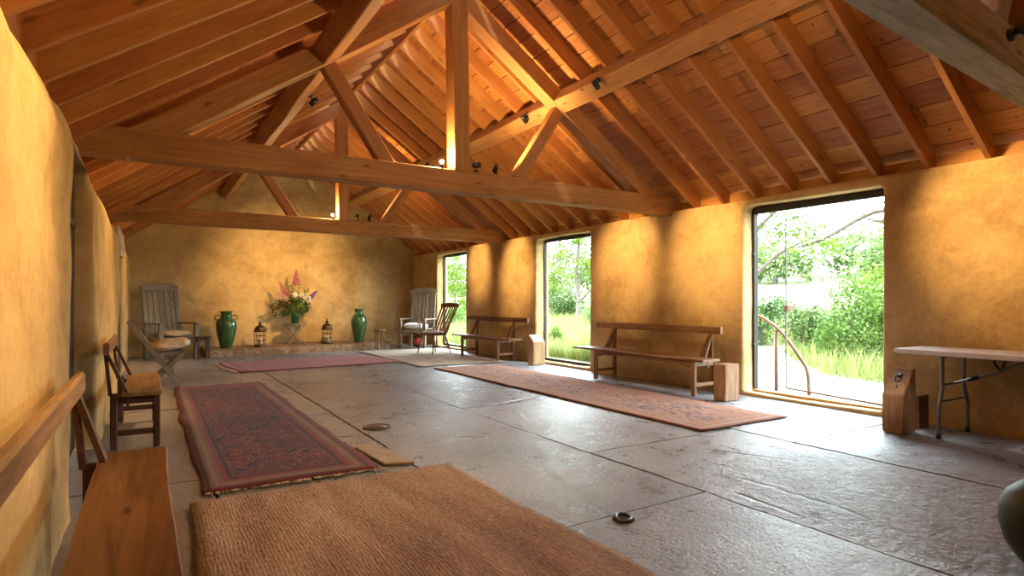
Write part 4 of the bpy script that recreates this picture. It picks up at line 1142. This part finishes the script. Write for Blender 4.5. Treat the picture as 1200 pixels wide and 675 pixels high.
for k in range(90):
    x = -.53 + k * 1.06 / 89; y = 2.575
    L = random.uniform(.03, .07)
    prism_bm([(x, -2.56, .004), (x + .005, -2.56, .004), (x + .005 + random.gauss(0, .008), -2.575 - L, .003), (x + random.gauss(0, .008), -2.575 - L, .003)], (0, 0, .003), bm)
f = mobj('fringe', bm, M['cloth_beige'], o)
o = rug('rug', 1.16, 4.0, 10.72, 12.45, 'faded pink rug lying crosswise before the plinth', mat_pinkrug(1.42, .865), .010, .05, .004, seed=11)
o.rotation_euler = (0, 0, .10)
for SX in (-1, 1):
  bm = bmesh.new()
  for k in range(60):
      y = -.83 + k * 1.66 / 59; L = random.uniform(.06, .12)
      for sx in (SX,): prism_bm([(sx * 1.40, y, .004), (sx * (1.42 + L), y + random.gauss(0, .015), .003), (sx * (1.42 + L), y + .012, .003), (sx * 1.40, y + .008, .004)], (0, 0, .003), bm)
  mobj('fringe', bm, M['cloth_beige'], o)
rug('rug', 4.2, 5.45, 3.66, 9.5, 'long worn orange rug with indigo flowers beside the right benches', mat_orangerug(.625, 2.92), .010, .03, .004, seed=21)
rug('rug', .19, 1.80, .9, 3.82, 'coarse brown jute rug filling the foreground', mat_jute(), .026, .035, .010, seed=31)
o = rug('mat', 4.10, 5.85, 9.85, 13.6, 'plain beige mat under the elbow chair by the far window', mat_mat(), .008, .05, .002, seed=41, cat='mat')

# flat stone and iron floor details
def flatstone(name, pts, label, mat, h=.02):
    bm = prism_bm([(x, y, -.004) for x, y in pts], (0, 0, h)); 
    bmesh.ops.bevel(bm, geom=bm.edges[:], offset=.006, segments=2, affect='EDGES')
    return tag(mobj(name, bm, mat), label, None, kind='structure')
flatstone('trim_3', [(1.38, 4.66), (1.5, 4.72), (1.60, 4.5), (1.62, 4.0), (1.42, 4.08)], 'pale sandy stone patch beside the red runner', mat_stone('sandy_stone', (.30, .23, .155), (.40, .32, .22), (.5, .41, .3), 5), .016)
t = thing('floor_hatch', 'small oval iron cover set in the floor beside the red runner', 'cover', (1.80, 5.36, -.004), 0)
lathe('rim', [(.10, 0), (.13, 0), (.13, .010), (.10, .010), (.10, 0)], M['rust'], t, seg=32)
lathe('lid', [(0, 0), (.098, 0), (.098, .007), (0, .009)], M['rust'], t, seg=32)
t = thing('floor_ring', 'worn metal lifting ring sunk in the floor slab near the jute rug', 'ring', (2.17, 2.42, -.006), 0.6)
tube('ring', [(.055 * math.cos(a), .04 * math.sin(a), .006 + .012 * max(0, math.sin(a))) for a in [2 * PI * k / 24 for k in range(25)]], .008, M['steel'], t)
lathe('recess_plate', [(0, 0), (.06, 0), (.06, .004), (0, .004)], M['joint'], t, seg=24)

# ------------------------------------------------------------------ garden outside
def leafmat(name, a, b2):
    m, nt, b, out = new_mat(name)
    isl = nt.nodes.new('ShaderNodeNewGeometry').outputs['Random Per Island']
    c = ramp(nt, isl, [(0, a), (1, b2)])
    nt.links.new(c, b.inputs['Base Color']); b.inputs['Roughness'].default_value = .5
    tr = nt.nodes.new('ShaderNodeBsdfTranslucent'); nt.links.new(c, tr.inputs[0])
    mx = nt.nodes.new('ShaderNodeMixShader'); mx.inputs[0].default_value = .45
    nt.links.new(b.outputs[0], mx.inputs[1]); nt.links.new(tr.outputs[0], mx.inputs[2]); nt.links.new(mx.outputs[0], out.inputs[0])
    return m
LM = [leafmat('ash_leaf', (.06, .125, .008), (.15, .23, .02)), leafmat('shrub_leaf', (.036, .095, .010), (.105, .19, .022)), leafmat('dark_leaf', (.022, .062, .010), (.05, .115, .018)), leafmat('far_leaf', (.08, .135, .040), (.15, .21, .065)), leafmat('grass_blade', (.10, .15, .02), (.27, .29, .10))]
bark = plain('grey_bark', (.09, .075, .06), .9, nscale=14, namt=.4, bstr=.5)
gm, nt, b, _ = new_mat('meadow_ground')
co = posco(nt)
nt.links.new(ramp(nt, noi(nt, co, 1.1, 6, .65), [(.35, (.08, .12, .03)), (.55, (.15, .17, .07)), (.7, (.22, .22, .12))]), b.inputs['Base Color']); b.inputs['Roughness'].default_value = 1
gravel, nt, b, _ = new_mat('pale_gravel')
co = posco(nt); n = noi(nt, co, 60, 4, .7)
nt.links.new(ramp(nt, n, [(.3, (.20, .18, .155)), (.7, (.30, .28, .25))]), b.inputs['Base Color']); b.inputs['Roughness'].default_value = 1; bump(nt, b, n, .5, .02)
def gz(x, y):
    s = max(0, x - 9.5)
    return -.07 + .025 * s + (.0016 * s * s if s < 45 else .0016 * 45 * s * .8) + .08 * noise.noise((x * .2, y * .2, 0)) * min(1, s / 4)
bm = bmesh.new(); g = []
xs = [6.75 + (i / 60) ** 2 * 75 for i in range(61)]; ys = [-25 + j * 2.2 for j in range(62)]
for x in xs: g.append([bm.verts.new((x, y, gz(x, y))) for y in ys])
for i in range(60):
    for j in range(61): bm.faces.new((g[i][j], g[i + 1][j], g[i + 1][j + 1], g[i][j + 1]))
gr = mobj('ground', bm, gm, smooth=True); tag(gr, 'pale grassy meadow rising away beyond the windows', kind='structure')
bm = bmesh.new(); pts = []
L_ = [(6.8, 0.0), (8.9, 0.6), (9.6, 2.0), (9.2, 3.8), (9.4, 5.6), (11.2, 7.4), (12.6, 8.6), (12.2, 9.0), (10.6, 8.2), (8.6, 6.9), (7.6, 5.6), (6.8, 5.2)]
prism_bm([(x, y, -.12) for x, y in L_], (0, 0, .065), bm)
tag(mobj('path', bm, gravel), 'pale gravel path outside the glass door', kind='structure')

def foliage_bm(blobs, n, size, bm=None):
    bm = bm or bmesh.new()
    tot = sum(bb[1] ** 2 for bb in blobs)
    for (c, r, sq) in blobs:
        for k in range(int(n * r * r / tot)):
            d = Vector((random.gauss(0, 1), random.gauss(0, 1), random.gauss(0, 1))).normalized() * r * random.uniform(.35, 1.05)
            p = Vector(c) + Vector((d.x, d.y, d.z * sq))
            p += Vector((noise.noise(p * 1.3), noise.noise(p * 1.3 + Vector((9, 0, 0))), noise.noise(p * 1.3 + Vector((0, 9, 0))))) * r * .35
            add_leaf(bm, p, Vector((random.gauss(0, 1), random.gauss(0, 1), random.gauss(-.15, .7))), size * random.uniform(.6, 1.3), size * random.uniform(.22, .36))
    return bm
def tree(label, loc, trunk, limbs, blobs, n, size, lm, name='tree', cat='tree', r0=.12, group=None):
    t = thing(name, label, cat, loc, 0, group)
    if trunk:
        P = bez(trunk, 5); tube('trunk', P, r0, bark, t, 10, radii=[r0 * (1 - .55 * k / (len(P) - 1)) for k in range(len(P))])
    for l in limbs:
        P = bez(l, 5); tube('branch', P, .05, bark, t, 8, radii=[r0 * .55 * (1 - .75 * k / (len(P) - 1)) for k in range(len(P))])
    mobj('leaves', foliage_bm(blobs, n, size), lm, t)
    return t
zz = lambda x, y: gz(x, y) - .05
tree('slender pale-trunked tree at the left side of the glass door view', (12.0, 9.0, zz(12, 9)), [(0, 0, 0), (.05, .05, 1.2), (-.05, .1, 2.4), (.1, 0, 4.2)],
     [[(0, .05, 1.7), (.3, -.5, 2.3), (.6, -1.3, 2.7)], [(0, .1, 2.3), (-.4, .5, 2.9), (-.6, .9, 3.6)], [(0, .1, 2.7), (.3, -.7, 3.5), (.4, -1.3, 4.0)]],
     [((0, .3, 3.0), 1.0, .8), ((.3, -.9, 2.9), .75, .6), ((-.3, .9, 3.7), .9, .8), ((.2, -.6, 3.9), .95, .7), ((.5, -1.5, 2.4), .45, .5), ((0, .5, 1.9), .5, .7), ((0, 0, 4.7), 1.0, .8)], 5200, .11, LM[0], r0=.10)
tree('tree with a long bare limb reaching across the top of the glass door', (10.6, 3.2, zz(10.6, 3.2)), [(0, 0, 0), (.0, .05, 1.5), (.1, .1, 2.8), (.0, .1, 4.5)],
     [[(.05, .1, 2.35), (.0, .9, 2.85), (-.05, 1.6, 2.72), (.0, 2.3, 2.78), (-.1, 3.1, 2.40), (0, 3.7, 2.28)], [(-.03, 1.5, 2.74), (-.1, 2.0, 2.60), (0, 2.4, 2.66)]],
     [((0, 0, 5.2), 1.6, .7), ((.1, 3.5, 2.35), .42, .45), ((.2, .3, 4.2), 1.0, .6)], 2600, .10, LM[0], r0=.16)
tree('large leafy green shrub filling the right of the glass door view', (11.3, 5.75, zz(11.3, 5.75)), [(0, 0, 0), (0, 0, .5), (.05, 0, 1.0)], [[(0, 0, .2), (.2, -.3, .7), (.3, -.5, 1.2)], [(0, 0, .2), (-.1, .4, .6), (-.1, .6, 1.1)]],
     [((0, 0, .7), .75, .9), ((.1, -.6, .9), .75, .9), ((0, .35, 1.25), .55, .9), ((.2, -.9, 1.3), .6, .8), ((-.3, .7, .5), .5, .8)], 6500, .085, LM[1], 'shrub', 'shrub', .05)
tree('small rounded bush in the middle of the glass door view', (12.4, 8.0, zz(12.4, 8.0)), [(0, 0, 0), (0, 0, .4), (0, .05, .7)], [[(0, 0, .2), (.2, -.2, .5), (.3, -.3, .8)]],
     [((0, 0, .75), .55, .9), ((.2, -.5, .55), .45, .8)], 2600, .075, LM[2], 'shrub', 'shrub', .04)
tree('dark leafy bush under the pale-trunked tree', (13.4, 9.75, zz(13.4, 9.75)), [(0, 0, 0), (0, 0, .5), (0, .05, .9)], [[(0, 0, .2), (.1, .3, .5), (.2, .5, .9)]],
     [((0, 0, .75), .7, .85), ((.1, .7, .6), .55, .8), ((0, -.4, 1.1), .45, .8)], 3600, .08, LM[2], 'shrub', 'shrub', .05)
tree('low grassy shrub behind the gravel path', (14.5, 8.6, zz(14.5, 8.6)), [(0, 0, 0), (0, 0, .4), (0, .05, .7)], [[(0, 0, .2), (.2, -.2, .5), (.3, -.3, .8)]],
     [((0, 0, .6), .8, .7), ((0, -1.0, .7), .8, .8), ((.3, -1.9, .9), .9, .8)], 3600, .1, LM[3], 'shrub', 'shrub', .05)
tree('spreading tree seen through the middle window', (16.4, 21.3, zz(16.4, 21.3)), [(0, 0, 0), (.05, .0, 1.1), (0, .1, 2.2), (.1, 0, 4.0)],
     [[(0, 0, 1.0), (.3, -.8, 1.7), (.3, -1.7, 2.3)], [(0, .05, 1.2), (-.3, .9, 2.0), (-.3, 1.9, 2.4)], [(0, .1, 2.0), (.2, -.6, 2.8), (.3, -1.1, 3.3)]],
     [((0, 0, 3.2), 1.4, .8), ((.2, -1.5, 2.7), 1.1, .8), ((-.2, 1.5, 2.9), 1.2, .8), ((0, .4, 4.4), 1.5, .7), ((.2, -1.6, 1.9), .7, .6), ((0, 1.9, 1.9), .8, .7)], 5200, .15, LM[0], r0=.13)
tree('dark round bush left of the trunk in the middle window', (17.4, 24.0, zz(17.4, 24.0)), [(0, 0, 0), (0, 0, .6), (0, .05, 1.0)], [[(0, 0, .3), (.2, -.4, .8), (.3, -.6, 1.2)]],
     [((0, 0, .9), 1.1, .85), ((0, -1.0, .8), .9, .8), ((0, .9, 1.3), .9, .8)], 4200, .13, LM[2], 'shrub', 'shrub', .06)
tree('loose green shrub at the right of the middle window', (14.6, 17.6, zz(14.6, 17.6)), [(0, 0, 0), (0, 0, .5), (0, .05, .8)], [[(0, 0, .2), (.2, -.3, .6), (.2, -.5, .9)]],
     [((0, 0, .6), .8, .8), ((.4, .5, .5), .6, .8)], 2600, .1, LM[3], 'shrub', 'shrub', .05)
tree('tall feathery plant just outside the middle window', (9.1, 12.75, zz(9.1, 12.75)), [(0, 0, 0), (0, .02, .3), (.02, 0, .55)], [[(0, 0, .1), (.05, -.1, .3), (.08, -.15, .5)], [(0, 0, .1), (-.04, .08, .3), (-.06, .14, .5)]],
     [((0, 0, .38), .18, 1.6), ((.05, -.12, .3), .13, 1.5), ((-.05, .12, .32), .13, 1.5)], 900, .07, LM[1], 'plant', 'plant', .012)
tree('leafy bush seen high in the far window', (16.0, 33.0, zz(16, 33)), [(0, 0, 0), (0, 0, .8), (0, .05, 1.6)], [[(0, 0, .5), (.2, -.5, 1.2), (.3, -.8, 1.8)]],
     [((0, 0, 1.6), 1.2, .9), ((0, -.6, 3.2), 1.7, .8), ((0, 1.4, 3.6), 1.5, .8), ((.3, -1.0, .9), .9, .8), ((0, 1.2, 2.3), 1.2, .9)], 6000, .16, LM[0], 'shrub', 'shrub', .07)
tree('low green bush near the bottom of the far window', (11.6, 23.6, zz(11.6, 23.6)), [(0, 0, 0), (0, 0, .4), (0, .05, .7)], [[(0, 0, .2), (.2, -.2, .5), (.3, -.3, .8)]],
     [((0, 0, .55), .6, .9), ((.1, .6, .5), .5, .8)], 1600, .1, LM[1], 'shrub', 'shrub', .05)
tree('tall leafy shrub behind the large green one in the glass door view', (13.6, 6.3, zz(13.6, 6.3)), [(0, 0, 0), (0, 0, .8), (.05, 0, 1.6)], [[(0, 0, .4), (.2, -.4, 1.1), (.3, -.6, 1.8)], [(0, 0, .4), (-.1, .4, 1.0), (-.1, .7, 1.6)]],
     [((0, 0, 1.2), .85, 1.0), ((.1, -.7, 1.7), .8, .9), ((0, .6, 1.4), .6, .9)], 4200, .10, LM[0], 'shrub', 'shrub', .06)
# hedgerow trees far off
for k, (x, y, r) in enumerate([(44, 20, 3.4), (47, 25, 3.0), (43, 30, 2.6), (46, 36, 3.2), (42, 43, 3.4), (41, 50, 3.0), (40, 58, 3.6), (39, 66, 3.2), (37, 74, 3.6), (46, 15, 2.8)]):
    tree('distant rounded tree in the hedgerow beyond the meadow', (x, y, gz(x, y) - .2), [(0, 0, 0), (0, 0, 1), (0, .1, 2)], [[(0, 0, .8), (.5, -.5, 1.6), (.8, -.9, 2.2)]],
         [((0, 0, 2.4), r, .7), ((0, r * .7, 1.8), r * .7, .7), ((0, -r * .7, 1.8), r * .7, .7)], 1500, .5, LM[3], group='distant hedgerow trees', r0=.25)

# meadow grass: nobody could count it
bm = bmesh.new()
def blade(x, y, h, w):
    z = gz(x, y); a = random.uniform(0, 2 * PI); dx, dy = math.cos(a) * w, math.sin(a) * w
    lx, ly = random.gauss(0, h * .25), random.gauss(0, h * .25)
    v = [bm.verts.new(q) for q in ((x - dx, y - dy, z), (x + dx, y + dy, z), (x + lx * .5 + dx * .7, y + ly * .5 + dy * .7, z + h * .65), (x + lx * .5 - dx * .7, y + ly * .5 - dy * .7, z + h * .65))]
    e = bm.verts.new((x + lx, y + ly, z + h))
    bm.faces.new(v); bm.faces.new((v[3], v[2], e))
def inpath(x, y):
    ins = False; n = len(L_)
    for i in range(n):
        (x1, y1), (x2, y2) = L_[i], L_[i - 1]
        if (y1 > y) != (y2 > y) and x < (x2 - x1) * (y - y1) / (y2 - y1) + x1: ins = not ins
    return ins
cnt = 0
while cnt < 30000:
    a = random.random(); dist = 7.6 + 16 * random.random() ** 1.5
    s = random.choice((0, 0, 1, 1, 2))
    lo, hi = ((.40, .78), (1.15, 1.45), (1.85, 2.3))[s]
    x = dist; y = x * random.uniform(lo, hi)
    if inpath(x, y) or x < 7.6: continue
    if noise.noise((x * .5, y * .5, 2)) < -.35: continue
    blade(x, y, random.uniform(.15, .5) * (1 + .6 * noise.noise((x * .6, y * .6, 5))), random.uniform(.004, .009) * (x / 9)); cnt += 1
tag(mobj('meadow_grass', bm, LM[4]), 'long pale meadow grass growing outside the windows', 'grass', kind='stuff')

t = thing('handrail', 'bent brown metal handrail outside the glass door', 'handrail', (7.05, 4.9, -.09), 0)
pts = [(0, .75, 1.09), (0, .32, 1.06), (0, .12, .98), (0, -.10, .82), (0, -.36, .50), (0, -.44, .34), (0, -.46, 0)]
tube('rail', bez(pts, 6), .022, M['rust'], t, 12)
tube('post', [(0, .0, 0), (0, .0, .87)], .024, M['rust'], t, 12)

# ------------------------------------------------------------------ sky, sun and camera
w = bpy.data.worlds.new('World'); SC.world = w; w.use_nodes = True
nt = w.node_tree; nt.nodes.clear()
out = nt.nodes.new('ShaderNodeOutputWorld'); bg = nt.nodes.new('ShaderNodeBackground')
bg.inputs[0].default_value = (0.80, 0.91, 1.0, 1); bg.inputs[1].default_value = 14.0
nt.links.new(bg.outputs[0], out.inputs[0])
sd = bpy.data.lights.new('sun', 'SUN'); sd.energy = 5; sd.angle = math.radians(3); sd.color = (1, .96, .88)
so = bpy.data.objects.new('sun', sd); COL.objects.link(so); so.rotation_euler = Vector((.55, .25, -.95)).to_track_quat('-Z', 'Y').to_euler()
for a, c in WIN:                                           # portals only help sample the sky through the openings
    pd = bpy.data.lights.new('window_portal', 'AREA'); pd.shape = 'RECTANGLE'; pd.size = 2.2; pd.size_y = c - a; pd.cycles.is_portal = True
    po = bpy.data.objects.new('window_portal', pd); COL.objects.link(po); po.location = (6.62, (a + c) / 2, 1.2)
    po.rotation_euler = (0, R90, 0)

cd = bpy.data.cameras.new('camera'); cam = bpy.data.objects.new('camera', cd); COL.objects.link(cam)
cam.location = (0, 0, 1.16); cam.rotation_euler = (R90, 0, -math.atan2(425, 699))
cd.sensor_width = 36; cd.lens = 36 * 699 / 1200; cd.shift_y = 15.5 / 1200; cd.clip_start = .02
SC.camera = cam
SC.view_settings.view_transform = 'Standard'; SC.view_settings.look = 'None'; SC.view_settings.gamma = 1; SC.view_settings.exposure = 0.75
SC.view_settings.use_curve_mapping = False
